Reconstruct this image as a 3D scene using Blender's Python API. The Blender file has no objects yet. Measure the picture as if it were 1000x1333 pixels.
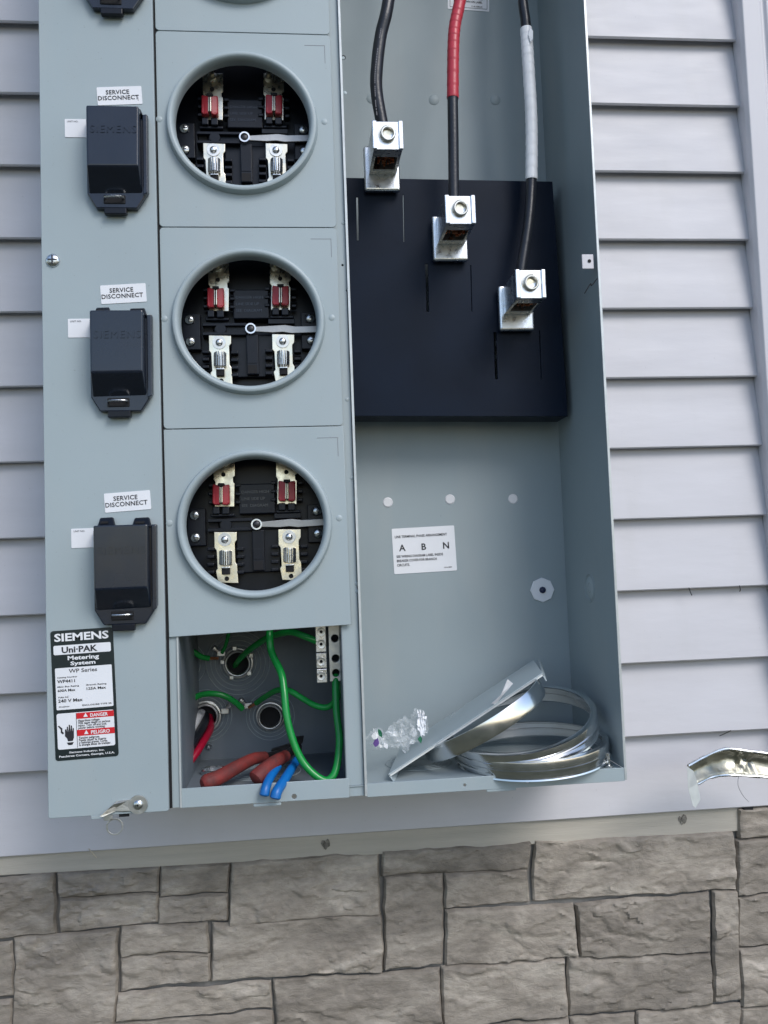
import bpy, bmesh, math, random
from mathutils import Vector, Matrix, noise
random.seed(7)
S = bpy.context.scene
COL = S.collection
R = math.radians
# ---------------------------------------------------------------- camera
CAMP = Vector((0.358882868, -1.21094346, -0.768061321))
YAW, PITCH, ROLL, FOC = 0.103175636, 0.0635932914, -0.0365080916, 1150.114
_cy, _sy, _cp, _sp = math.cos(YAW), math.sin(YAW), math.cos(PITCH), math.sin(PITCH)
FW = Vector((_sy*_cp, _cy*_cp, _sp)); _r = Vector((_cy, -_sy, 0)); _u = _r.cross(FW)
RT = _r*math.cos(ROLL) + _u*math.sin(ROLL)
UP = -_r*math.sin(ROLL) + _u*math.cos(ROLL)
cam = bpy.data.cameras.new('camera'); cam.sensor_fit = 'HORIZONTAL'; cam.sensor_width = 36
cam.lens = 36*FOC/1000; cam.clip_start = 0.02; cam.clip_end = 400
co = bpy.data.objects.new('camera', cam); COL.objects.link(co)
m = Matrix((RT, UP, -FW)).transposed().to_4x4(); m.translation = CAMP
co.matrix_world = m; S.camera = co
# ---------------------------------------------------------------- light
SUN_EL, SUN_AZ = R(42), R(30)
w = bpy.data.worlds.new('World'); S.world = w; w.use_nodes = True
nt = w.node_tree; sky = nt.nodes.new('ShaderNodeTexSky'); sky.sky_type = 'NISHITA'; sky.sun_disc = False
sd = Vector((math.sin(SUN_AZ)*math.cos(SUN_EL), -math.cos(SUN_AZ)*math.cos(SUN_EL), math.sin(SUN_EL)))
sky.sun_elevation = SUN_EL; sky.sun_rotation = math.atan2(sd.x, sd.y)
bg = nt.nodes['Background']; bg.inputs['Strength'].default_value = 0.15
nt.links.new(sky.outputs[0], bg.inputs[0])
sl = bpy.data.lights.new('sun', 'SUN'); sl.energy = 1.35; sl.angle = R(26); sl.color = (1, 0.985, 0.97)
so = bpy.data.objects.new('sun', sl); COL.objects.link(so)
so.rotation_euler = sd.to_track_quat('Z', 'Y').to_euler()
S.view_settings.view_transform = 'Standard'; S.view_settings.look = 'None'
S.view_settings.exposure = 0.36; S.view_settings.gamma = 1
S.render.engine = 'CYCLES'

# ---------------------------------------------------------------- helpers
def A(px, py, Y):
    """point of the place that the photograph shows at (px, py), Y metres in front of / behind the siding face"""
    d = FW + RT*((px-500)/FOC) - UP*((py-666.5)/FOC)
    return CAMP + d*((Y-CAMP.y)/d.y)
def link(o, parent=None):
    COL.objects.link(o)
    if parent is not None:
        o.parent = parent
        if parent.parent is None: o.matrix_parent_inverse = Matrix.Translation(-parent.location)
    return o
def tag(o, label=None, cat=None, group=None, kind=None):
    for k, v in (('label', label), ('category', cat), ('group', group), ('kind', kind)):
        if v: o[k] = v
    return o
def empty(name, loc, label, cat, group=None, kind=None):
    o = bpy.data.objects.new(name, None); o.location = loc; o.empty_display_size = .02
    COL.objects.link(o); return tag(o, label, cat, group, kind)
def obj(name, bm, mat, parent=None, smooth=False, bev=0, seg=2):
    me = bpy.data.meshes.new(name); bmesh.ops.recalc_face_normals(bm, faces=bm.faces[:]) ; bm.to_mesh(me); bm.free()
    me.materials.append(mat)
    return finish(name, me, parent, smooth, bev, seg)
def finish(name, me, parent, smooth=False, bev=0, seg=2):
    o = bpy.data.objects.new(name, me); link(o, parent)
    if smooth:
        for p in me.polygons: p.use_smooth = True
        me.set_sharp_from_angle(angle=R(38))
    if bev:
        b = o.modifiers.new('bevel', 'BEVEL'); b.width = bev; b.segments = seg; b.limit_method = 'ANGLE'; b.angle_limit = R(35)
        b.harden_normals = False
    return o
def box(bm, x0, x1, y0, y1, z0, z1):
    vs = [bm.verts.new((x, y, z)) for x in (x0, x1) for y in (y0, y1) for z in (z0, z1)]
    for f in ((0,1,3,2), (4,6,7,5), (0,4,5,1), (2,3,7,6), (0,2,6,4), (1,5,7,3)): bm.faces.new([vs[i] for i in f])
    return vs
def quadbox(bm, front, depth):
    """closed slab from a polygon (list of points) pushed back by vector depth"""
    a = [bm.verts.new(p) for p in front]; b = [bm.verts.new(Vector(p)+depth) for p in front]; n = len(a)
    bm.faces.new(a); bm.faces.new(b[::-1])
    for i in range(n): bm.faces.new((a[i], b[i], b[(i+1) % n], a[(i+1) % n]))
def slab(name, pts, depth, mat, parent=None, bev=0, smooth=False):
    bm = bmesh.new(); quadbox(bm, pts, Vector(depth)); return obj(name, bm, mat, parent, smooth, bev)
def basis(n):
    n = Vector(n).normalized(); a = Vector((0,0,1)) if abs(n.z) < .9 else Vector((1,0,0))
    u = a.cross(n).normalized(); return u, n.cross(u), n
def lathe(bm, prof, c, n=(0,-1,0), seg=48, sx=1, sz=1, closed=False):
    """prof: (radius, height along n)"""
    c = Vector(c); u, v, n = basis(n); rows = []
    for r, h in prof:
        if r < 1e-6: rows.append([bm.verts.new(c+n*h)]); continue
        rows.append([bm.verts.new(c+u*(r*sx*math.cos(2*math.pi*i/seg))+v*(r*sz*math.sin(2*math.pi*i/seg))+n*h) for i in range(seg)])
    pairs = list(zip(rows[:-1], rows[1:]))
    if closed: pairs.append((rows[-1], rows[0]))
    for a, b in pairs:
        for i in range(seg):
            j = (i+1) % seg
            if len(a) == 1 and len(b) == 1: continue
            if len(a) == 1: bm.faces.new((a[0], b[i], b[j]))
            elif len(b) == 1: bm.faces.new((a[i], a[j], b[0]))
            else: bm.faces.new((a[i], a[j], b[j], b[i]))
def smoothpts(pts, k=8):
    P = [Vector(p) for p in pts]
    if len(P) < 3: return P
    P = [P[0]*2-P[1]] + P + [P[-1]*2-P[-2]]; out = []
    for i in range(1, len(P)-2):
        a, b, c, d = P[i-1:i+3]
        for j in range(k):
            t = j/k
            out.append(.5*((2*b)+(c-a)*t+(2*a-5*b+4*c-d)*t*t+(3*b-a-3*c+d)*t**3))
    out.append(P[-2]); return out
def tube(bm, pts, r, seg=14, k=8, cap=True, wob=0):
    """r: number or function of 0..1"""
    P = smoothpts(pts, k) if k else [Vector(p) for p in pts]
    n = len(P); rows = []; T0 = (P[1]-P[0]).normalized(); u = basis(T0)[0]
    for i, p in enumerate(P):
        T = (P[min(i+1, n-1)]-P[max(i-1, 0)]).normalized()
        u = (u - T*u.dot(T)).normalized(); v = T.cross(u); rr = r(i/(n-1)) if callable(r) else r
        if wob: rr *= 1+wob*noise.noise(p*120)
        rows.append([bm.verts.new(p+(u*math.cos(2*math.pi*j/seg)+v*math.sin(2*math.pi*j/seg))*rr) for j in range(seg)])
    for a, b in zip(rows[:-1], rows[1:]):
        for i in range(seg): bm.faces.new((a[i], a[(i+1) % seg], b[(i+1) % seg], b[i]))
    if cap:
        for row, sgn in ((rows[0], -1), (rows[-1], 1)):
            bm.faces.new(row if sgn > 0 else row[::-1])
def tubeobj(name, pts, r, mat, parent=None, **kw):
    bm = bmesh.new(); tube(bm, pts, r, **kw); return obj(name, bm, mat, parent, True)
def curve_mesh(name, splines, thick, bev, M, mat):
    """flat sheet with holes from closed 2-D outlines, placed by matrix M (local x, y in the sheet, +z towards the viewer)"""
    cu = bpy.data.curves.new(name, 'CURVE'); cu.dimensions = '2D'; cu.fill_mode = 'BOTH'
    cu.extrude = max(thick/2-bev, 1e-5); cu.bevel_depth = bev; cu.bevel_resolution = 1
    for pts in splines:
        s = cu.splines.new('POLY'); s.points.add(len(pts)-1); s.use_cyclic_u = True
        for i, p in enumerate(pts): s.points[i].co = (p[0], p[1], 0, 1)
    return bake(cu, name, M @ Matrix.Translation((0, 0, -thick/2)), mat)
def bake(cu, name, M, mat):
    t = bpy.data.objects.new('tmp', cu); COL.objects.link(t)
    dg = bpy.context.evaluated_depsgraph_get(); dg.update()
    me = bpy.data.meshes.new_from_object(t.evaluated_get(dg)); bpy.data.objects.remove(t); bpy.data.curves.remove(cu)
    me.name = name; me.transform(M); me.materials.clear(); me.materials.append(mat); return me
def XZ(Y): return Matrix(((1,0,0,0), (0,0,-1,Y), (0,1,0,0), (0,0,0,1)))
def sheet(name, outlines, Y, thick, mat, parent=None, bev=0.0005):
    """outlines in world (x, z); front face at Y"""
    return finish(name, curve_mesh(name, outlines, thick, bev, XZ(Y), mat), parent)
def circ(cx, cz, r, n=64, rz=None):
    rz = rz or r; return [(cx+r*math.cos(2*math.pi*i/n), cz+rz*math.sin(2*math.pi*i/n)) for i in range(n)]
def rrect(x0, x1, z0, z1, r, n=5):
    out = []
    for cx, cz, a in ((x1-r, z1-r, 0), (x0+r, z1-r, 90), (x0+r, z0+r, 180), (x1-r, z0+r, 270)):
        for i in range(n+1):
            t = R(a+90*i/n); out.append((cx+r*math.cos(t), cz+r*math.sin(t)))
    return out
def frame(p00, p10, p01):
    """matrix with origin p00, x towards p10, y towards p01, z to the viewer"""
    x = (p10-p00).normalized(); y = (p01-p00); y = (y-x*y.dot(x)).normalized(); z = x.cross(y)
    M = Matrix((x, y, z)).transposed().to_4x4(); M.translation = p00; return M
def textmesh(body, size, M, mat, bold=0, align='LEFT', spacing=1, squeeze=1, extr=.00008, name='lettering', w=None, h=None):
    cu = bpy.data.curves.new(name, 'FONT'); cu.body = body; cu.size = size; cu.align_x = align
    cu.offset = bold*size; cu.extrude = extr; cu.space_character = spacing; cu.resolution_u = 2; cu.space_line = .8
    if not w: return bake(cu, name, M @ Matrix.Diagonal((squeeze, 1, 1, 1)), mat)
    me = bake(cu, name, Matrix(), mat); xs = [v.co.x for v in me.vertices]; ys = [v.co.y for v in me.vertices]
    sx = w/(max(xs)-min(xs)); sy = (h/(max(ys)-min(ys))) if h else sx
    me.transform(M @ Matrix.Diagonal((sx, sy, 1, 1)) @ Matrix.Translation((-min(xs), -min(ys), 0))); return me
def joinmesh(name, meshes, parent):
    bm = bmesh.new(); mats = []
    for me in meshes:
        for mt in me.materials:
            if mt not in mats: mats.append(mt)
        k = mats.index(me.materials[0]); n = len(bm.faces); bm.from_mesh(me); bm.faces.ensure_lookup_table()
        for f in bm.faces[n:]: f.material_index = k
    me = bpy.data.meshes.new(name); bm.to_mesh(me); bm.free()
    for mt in mats: me.materials.append(mt)
    return finish(name, me, parent)

# ---------------------------------------------------------------- materials
def mat(name, col, rough=.5, metal=0, var=0, vscale=8, bump=0, bscale=200, spec=.5, stretch=(1,1,1), col2=None, rvar=0, trans=0, coat=0, detail=4, bdist=.001):
    m = bpy.data.materials.new(name); m.use_nodes = True; nt = m.node_tree; b = nt.nodes['Principled BSDF']
    b.inputs['Base Color'].default_value = (*col, 1); b.inputs['Roughness'].default_value = rough
    b.inputs['Metallic'].default_value = metal; b.inputs['Specular IOR Level'].default_value = spec
    b.inputs['Transmission Weight'].default_value = trans; b.inputs['Coat Weight'].default_value = coat
    tc = nt.nodes.new('ShaderNodeTexCoord'); mp = nt.nodes.new('ShaderNodeMapping'); mp.inputs['Scale'].default_value = stretch
    nt.links.new(tc.outputs['Object'], mp.inputs['Vector'])
    def nz(sc, d=4):
        n = nt.nodes.new('ShaderNodeTexNoise'); n.inputs['Scale'].default_value = sc; n.inputs['Detail'].default_value = d
        nt.links.new(mp.outputs[0], n.inputs['Vector']); return n
    if var:
        n = nz(vscale, detail); cr = nt.nodes.new('ShaderNodeValToRGB')
        c2 = col2 or tuple(min(1, c*(1+var)) for c in col); c1 = tuple(c*(1-var) for c in col) if not col2 else col
        cr.color_ramp.elements[0].position = .3; cr.color_ramp.elements[1].position = .7
        cr.color_ramp.elements[0].color = (*c1, 1); cr.color_ramp.elements[1].color = (*c2, 1)
        nt.links.new(n.outputs['Fac'], cr.inputs[0]); nt.links.new(cr.outputs[0], b.inputs['Base Color'])
    if rvar:
        n = nz(vscale*2.3); mr = nt.nodes.new('ShaderNodeMapRange'); mr.inputs['From Min'].default_value = .3; mr.inputs['From Max'].default_value = .7
        mr.inputs['To Min'].default_value = rough-rvar; mr.inputs['To Max'].default_value = rough+rvar
        nt.links.new(n.outputs['Fac'], mr.inputs[0]); nt.links.new(mr.outputs[0], b.inputs['Roughness'])
    if bump:
        n = nz(bscale); bp = nt.nodes.new('ShaderNodeBump'); bp.inputs['Strength'].default_value = bump; bp.inputs['Distance'].default_value = bdist
        nt.links.new(n.outputs['Fac'], bp.inputs['Height']); nt.links.new(bp.outputs[0], b.inputs['Normal'])
    return m
M = {}
M['paint'] = mat('grey_enclosure_paint', (.350,.415,.438), .42, 0, .04, 6, .10, 900, .5, rvar=.06)
M['bay'] = mat('darker_bay_grey', (.15,.18,.21), .5, .1, .1, 7, .1, 600, .4, rvar=.08)  # darker grey for the back, floor and walls of the meter bay
M['neutral'] = mat('dull_neutral_bar', (.36,.36,.36), .42, 1, .1, 60, .1, 300)
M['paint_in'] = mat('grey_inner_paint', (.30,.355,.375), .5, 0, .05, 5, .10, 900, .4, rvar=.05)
M['edge'] = mat('worn_sheet_edge', (.55,.58,.58), .35, .3, .1, 60)
M['vinyl'] = mat('vinyl_siding', (.60,.59,.62), .5, 0, .045, 5, .35, 22, .35, stretch=(1,1,4), rvar=.08)
M['trimv'] = mat('vinyl_trim', (.63,.62,.655), .42, 0, .02, 6, .06, 60, .4)
M['ledge'] = mat('beige_ledge', (.47,.435,.375), .6, 0, .07, 9, .3, 60, .3, stretch=(1,1,12))
M['black'] = mat('black_plastic', (.004,.006,.012), .30, 0, .2, 20, .15, 1500, .30)
M['glossy'] = mat('black_cover_plastic', (.009,.014,.027), .22, 0, .15, 14, .05, 700, .62, rvar=.04)
M['matte'] = mat('black_fibre_plate', (.0035,.0090,.022), .42, 0, .15, 12, .10, 1100, .13, rvar=.05)
M['hole'] = mat('dark_hole', (.006,.006,.008), .8)
M['alu'] = mat('tinned_aluminium', (.74,.755,.77), .30, 1, .06, 60, .08, 500, rvar=.08)
M['alu_dull'] = mat('dull_aluminium', (.66,.66,.64), .4, 1, .12, 60, .12, 400, rvar=.1)
M['brass'] = mat('yellow_plated_steel', (.78,.73,.60), .3, 1, .12, 70, .06, 300, rvar=.1)
M['steel'] = mat('zinc_steel', (.66,.68,.69), .28, 1, .1, 120, .2, 500, rvar=.08)
M['stainless'] = mat('stainless_ring', (.76,.77,.78), .19, 1, .05, 30, .10, 22, rvar=.06, bdist=.0006)
M['copper'] = mat('copper_strands', (.62,.25,.12), .35, 1, .3, 200)
M['clip'] = mat('red_meter_clip', (.36,.022,.035), .38, 0, .1, 60, .1, 400, .5)
M['cable'] = mat('black_cable_jacket', (.013,.015,.021), .33, 0, .2, 40, .25, 260, .5)
M['redtape'] = mat('red_tape', (.50,.040,.060), .34, 0, .1, 60, .35, 160, .5)
M['whitetape'] = mat('white_tape', (.86,.87,.89), .4, 0, .06, 60, .4, 120, .5)
M['green'] = mat('green_wire_jacket', (.008,.26,.045), .25, 0, .1, 40, .1, 200, .5)
M['redwire'] = mat('red_wire_jacket', (.34,.006,.03), .3)
M['whitewire'] = mat('white_wire_jacket', (.7,.7,.72), .35)
M['label'] = mat('white_label', (.80,.81,.84), .42, 0, .02, 40, spec=.4)
M['labelblack'] = mat('black_label', (.010,.018,.020), .35, 0, .1, 30)
M['ink'] = mat('black_print', (.02,.02,.025), .5)
M['inkgrey'] = mat('grey_print', (.16,.16,.18), .5)
M['inkwhite'] = mat('white_print', (.82,.83,.85), .45)
M['inkred'] = mat('red_print', (.62,.012,.02), .45)
M['handle_red'] = mat('worn_red_grip', (.22,.03,.026), .62, 0, .3, 90, .6, 190, .35, col2=(.11,.03,.028))
M['handle_blue'] = mat('blue_grip', (.004,.13,.42), .38, 0, .1, 60, .2, 200, .5)
M['toolsteel'] = mat('dark_tool_steel', (.05,.05,.055), .4, .8, .3, 60, .3, 300)
M['mortar'] = mat('dark_joint', (.24,.225,.205), .9, 0, .3, 30, .8, 150, .2)
M['gouge'] = mat('torn_ledge', (.19,.175,.15), .8, 0, .5, 200)
M['grass'] = mat('lawn', (.085,.085,.058), .9, 0, .3, 1.5, 0, 100, .1)
M['backing'] = mat('wall_backing', (.3,.28,.26), .8)

def specks(m, thr=.72, f=.32):
    nt = m.node_tree; b = nt.nodes['Principled BSDF']; l = b.inputs['Base Color'].links[0]; src = l.from_socket
    tc = nt.nodes.new('ShaderNodeTexCoord'); n = nt.nodes.new('ShaderNodeTexNoise'); n.inputs['Scale'].default_value = 330; n.inputs['Detail'].default_value = 2
    nt.links.new(tc.outputs['Object'], n.inputs[0]); mr = nt.nodes.new('ShaderNodeMapRange'); mr.inputs['From Min'].default_value = thr; mr.inputs['From Max'].default_value = thr+.06; mr.inputs['To Max'].default_value = f
    mx = nt.nodes.new('ShaderNodeMixRGB'); nt.links.new(n.outputs[0], mr.inputs[0]); nt.links.new(mr.outputs[0], mx.inputs[0]); nt.links.new(src, mx.inputs[1]); mx.inputs[2].default_value = (.12,.12,.11,1)
    n2 = nt.nodes.new('ShaderNodeTexNoise'); n2.inputs['Scale'].default_value = 14; n2.inputs['Detail'].default_value = 6; mp = nt.nodes.new('ShaderNodeMapping'); mp.inputs['Scale'].default_value = (1,1,.25); nt.links.new(tc.outputs['Object'], mp.inputs[0]); nt.links.new(mp.outputs[0], n2.inputs[0])
    m2 = nt.nodes.new('ShaderNodeMapRange'); m2.inputs['From Min'].default_value = .52; m2.inputs['From Max'].default_value = .78; m2.inputs['To Max'].default_value = .22; nt.links.new(n2.outputs[0], m2.inputs[0])
    my = nt.nodes.new('ShaderNodeMixRGB'); nt.links.new(m2.outputs[0], my.inputs[0]); nt.links.new(mx.outputs[0], my.inputs[1]); my.inputs[2].default_value = (.46,.45,.42,1); nt.links.new(my.outputs[0], b.inputs['Base Color'])
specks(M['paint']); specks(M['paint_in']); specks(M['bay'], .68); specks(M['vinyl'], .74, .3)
def stone_mat():
    m = bpy.data.materials.new('moulded_stone'); m.use_nodes = True; nt = m.node_tree; b = nt.nodes['Principled BSDF']
    N = nt.nodes.new; L = nt.links.new
    geo = N('ShaderNodeTexCoord'); mp = N('ShaderNodeMapping'); mp.inputs['Scale'].default_value = (1,1,2.2); L(geo.outputs['Object'], mp.inputs[0])
    n1 = N('ShaderNodeTexNoise'); n1.inputs['Scale'].default_value = 9; n1.inputs['Detail'].default_value = 6; n1.inputs['Distortion'].default_value = 1.2; L(mp.outputs[0], n1.inputs[0])
    n2 = N('ShaderNodeTexNoise'); n2.inputs['Scale'].default_value = 55; n2.inputs['Detail'].default_value = 8; n2.inputs['Roughness'].default_value = .7; L(mp.outputs[0], n2.inputs[0])
    oi = N('ShaderNodeObjectInfo')
    cr = N('ShaderNodeValToRGB'); e = cr.color_ramp.elements
    e[0].position = .3; e[0].color = (.215,.188,.158,1); e[1].position = .72; e[1].color = (.43,.382,.325,1)
    e2 = cr.color_ramp.elements.new(.5); e2.color = (.295,.258,.216,1)
    L(n1.outputs[0], cr.inputs[0])
    mx = N('ShaderNodeMixRGB'); mx.blend_type = 'OVERLAY'; mx.inputs[0].default_value = .55; L(cr.outputs[0], mx.inputs[1]); L(n2.outputs[0], mx.inputs[2])
    mr = N('ShaderNodeMapRange'); mr.inputs['To Min'].default_value = .84; mr.inputs['To Max'].default_value = 1.14; L(oi.outputs['Random'], mr.inputs[0])
    hs = N('ShaderNodeHueSaturation'); L(mx.outputs[0], hs.inputs['Color']); L(mr.outputs[0], hs.inputs['Value']); L(hs.outputs[0], b.inputs['Base Color'])
    b.inputs['Roughness'].default_value = .72; b.inputs['Specular IOR Level'].default_value = .35
    n3 = N('ShaderNodeTexNoise'); n3.inputs['Scale'].default_value = 15; n3.inputs['Detail'].default_value = 7; n3.inputs['Distortion'].default_value = 2.2; L(mp.outputs[0], n3.inputs[0])
    sb = N('ShaderNodeMath'); sb.operation = 'SUBTRACT'; sb.inputs[1].default_value = .5; L(n3.outputs[0], sb.inputs[0])
    ab = N('ShaderNodeMath'); ab.operation = 'ABSOLUTE'; L(sb.outputs[0], ab.inputs[0])
    cm = N('ShaderNodeMapRange'); cm.inputs['From Max'].default_value = .035; L(ab.outputs[0], cm.inputs[0])
    bp0 = N('ShaderNodeBump'); bp0.inputs['Strength'].default_value = .28; bp0.inputs['Distance'].default_value = .0011; L(cm.outputs[0], bp0.inputs['Height'])
    bp = N('ShaderNodeBump'); bp.inputs['Strength'].default_value = .8; bp.inputs['Distance'].default_value = .0022; L(n2.outputs[0], bp.inputs['Height']); L(bp0.outputs[0], bp.inputs['Normal']); L(bp.outputs[0], b.inputs['Normal'])
    return m
M['stone'] = stone_mat()
def film_mat():
    m = bpy.data.materials.new('clear_film'); m.use_nodes = True; nt = m.node_tree; b = nt.nodes['Principled BSDF']
    b.inputs['Base Color'].default_value = (.85,.88,.90,1); b.inputs['Roughness'].default_value = .15; b.inputs['Specular IOR Level'].default_value = .8
    n = nt.nodes.new('ShaderNodeTexNoise'); n.inputs['Scale'].default_value = 90; mr = nt.nodes.new('ShaderNodeMapRange')
    tc = nt.nodes.new('ShaderNodeTexCoord'); nt.links.new(tc.outputs['Object'], n.inputs[0])
    mr.inputs['From Min'].default_value = .35; mr.inputs['From Max'].default_value = .65; mr.inputs['To Min'].default_value = .05; mr.inputs['To Max'].default_value = .34
    nt.links.new(n.outputs[0], mr.inputs[0]); nt.links.new(mr.outputs[0], b.inputs['Alpha']); return m
M['film'] = film_mat()

# ---------------------------------------------------------------- ground
bm = bmesh.new(); g = -2.2
vs = [bm.verts.new(p) for p in ((-60,-120,g), (60,-120,g), (60,.35,g), (-60,.35,g))]; bm.faces.new(vs)
tag(obj('lawn', bm, M['grass']), kind='structure')

# ---------------------------------------------------------------- siding wall
WX0, WX1 = -0.75, 1.0445
wall = empty('siding_wall', (WX0, 0, -1.12), 'pale lavender grey vinyl clapboard siding behind and around the grey electrical enclosure', 'siding')
bm = bmesh.new(); box(bm, WX0, 1.16, .016, .05, -1.14, 1.4); obj('backing', bm, M['backing'], wall)
def course(k, x0, x1, dy=0):
    """one clapboard course whose lower lip is lip k below z = 0"""
    zl = -.1016*k if k < 11 else -1.1225
    zt = -.1016*(k-1) + .006
    prof = [(zt, .0148), (zt-.012, .0142), (zl+.05, .0060), (zl+.006, .0004), (zl+.0015, 0), (zl, .0016), (zl, .0045), (zl+.014, .0060)]
    bm = bmesh.new(); n = max(6, int((x1-x0)/.03)); rows = []
    for i in range(n+1):
        x = x0+(x1-x0)*i/n
        rows.append([bm.verts.new((x, y+dy+.0009*noise.noise(Vector((x*5, z*3, k*7.3)))*(1 if y < .012 else 0), z+.0007*noise.noise(Vector((x*3, k*3.1, 0))))) for z, y in prof])
    for a, b in zip(rows[:-1], rows[1:]):
        for j in range(len(prof)-1): bm.faces.new((a[j], a[j+1], b[j+1], b[j]))
    o = obj('siding_course', bm, M['vinyl'], wall, True)
    e = o.modifiers.new('split', 'EDGE_SPLIT'); e.split_angle = R(40)
for k in range(-12, 12):
    if k in (9, 8, 7): course(k, WX0, .1150, -.0012); course(k, .1, WX1)
    else: course(k, WX0, WX1)
# corner post at the right
xp = A(964, 0, -.022).x
post = empty('corner_post', (xp, 0, -.8), 'pale vertical vinyl corner post at the right edge of the siding', 'corner post')
zb = A(998, 1050, 0).z
prof = [(xp+.003, .012), (xp+.001, -.012), (xp+.004, -.020), (xp+.030, -.022), (xp+.033, -.018), (xp+.037, -.018), (xp+.040, -.0225), (xp+.115, -.0225), (xp+.118, -.018), (xp+.118, .10)]
bm = bmesh.new()
a = [bm.verts.new((x, y, zb)) for x, y in prof]; b = [bm.verts.new((x, y, 1.4)) for x, y in prof]
for i in range(len(prof)-1): bm.faces.new((a[i], a[i+1], b[i+1], b[i]))
obj('post_face', bm, M['trimv'], post, False, .0012)
# beige ledge trim below the siding
zt0 = A(480, 1085, .006).z + .012
led = empty('ledge_trim', (.4, .01, zt0-.04), 'beige grey ledge strip with nail gouges between siding and stone', 'trim strip')
p = [A(-700, 1180, .006), A(0, 1140, .006), A(500, 1112, .006), A(961, 1082, .006), A(961, 1040, .006), A(-700, 1130, .006)]
slab('strip', p, (0,.03,0), M['ledge'], led, .001)
for px, py in ((424, 1098), (888, 1066)):
    c = A(px, py, .0052); bm = bmesh.new(); rnd = random.Random(px)
    for q in range(3):
        s = .0022+.0018*rnd.random(); cc = c+Vector((.003*q-.003, -.0006*q, -.003*(q % 2)))
        ps = [cc+Vector((s*math.cos(t*math.pi/4)*(.7+.5*rnd.random()), 0, s*1.6*math.sin(t*math.pi/4)*(.7+.5*rnd.random()))) for t in range(8)]
        quadbox(bm, ps, Vector((0,.002,0)))
    obj('nail_gouge', bm, M['gouge'], led)
# ---------------------------------------------------------------- stone wall
YS = .004
sw = empty('stone_wall', (.4, YS, -1.5), 'grey brown moulded stone veneer below the ledge trim', 'stone wall')
bm = bmesh.new(); box(bm, -.75, 1.16, YS+.0085, YS+.05, g-.02, -1.10); obj('joint_bed', bm, M['mortar'], sw)
def fbm(v, o=4):
    s = 0; a = 1
    for i in range(o): s += a*noise.noise(v); v = v*2.1+Vector((7.1, 3.3, 1.7)); a *= .52
    return s
def stone(c, seed=0, label=None):
    """c: four (x, z) corners, tl tr br bl"""
    e_ = .0014; (x0,z0), (x1,z1), (x2,z2), (x3,z3) = c; x0 -= e_; x3 -= e_; x1 += e_; x2 += e_; z0 += e_; z1 += e_; z2 -= e_; z3 -= e_
    wdt = ((x1-x0)+(x2-x3))/2; hgt = ((z0-z3)+(z1-z2))/2
    nu = max(8, int(wdt/.0025)); nv = max(8, int(hgt/.0022)); bm = bmesh.new(); rows = []
    tilt = (random.random()-.5)*.005; tz = (random.random()-.5)*.004; lift = (random.random()-.5)*.0022
    for j in range(nv+1):
        v = j/nv; row = []
        for i in range(nu+1):
            u = i/nu
            x = (x0*(1-u)+x1*u)*(1-v)+(x3*(1-u)+x2*u)*v; z = (z0*(1-u)+z1*u)*(1-v)+(z3*(1-u)+z2*u)*v
            q = Vector((x*14, seed*.0, z*14))
            dx = .0042*noise.noise(q)+.0016*noise.noise(q*4); dz = .0040*noise.noise(q+Vector((9,4,2)))+.0016*noise.noise(q*4+Vector((1,5,2)))
            X, Z = x+dx, z+dz
            e = min(u*wdt, (1-u)*wdt, v*hgt, (1-v)*hgt)
            ew = .0032*(1+.8*noise.noise(Vector((X*30, seed, Z*30))))
            t = min(1, max(0, e/max(.0012, ew)));  fall = (1-t)**2*.0062
            w1 = Vector((X*13, seed*3.7, Z*26)); f = fbm(w1, 5)
            n1 = noise.noise(Vector((X*7+f*.8, seed+5, Z*19+f*.9))); n2 = noise.noise(Vector((X*15+f*1.1, seed+15, Z*34+f*1.3))); n3 = noise.noise(Vector((X*34+f, seed+25, Z*60+f)))
            step = .0008*math.tanh(22*n1) + .0008*math.tanh(26*n2)*max(0, f*2+.4) + .0004*math.tanh(16*n3) - .0007*math.exp(-(n1/.03)**2)
            h = .0021*f + lift + step + tilt*(u-.5)*2 + tz*(v-.5)*2
            row.append(bm.verts.new((X, YS - .002 - h*t + fall, Z)))
        rows.append(row)
    for a, b in zip(rows[:-1], rows[1:]):
        for i in range(nu): bm.faces.new((a[i], a[i+1], b[i+1], b[i]))
    o = obj('stone', bm, M['stone'], sw, True)
    if label: o['label'] = label
def pst(tl, tr, br, bl, seed):
    stone([(lambda p: (p.x, p.z))(A(*q, YS)) for q in (tl, tr, br, bl)], seed)
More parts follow.
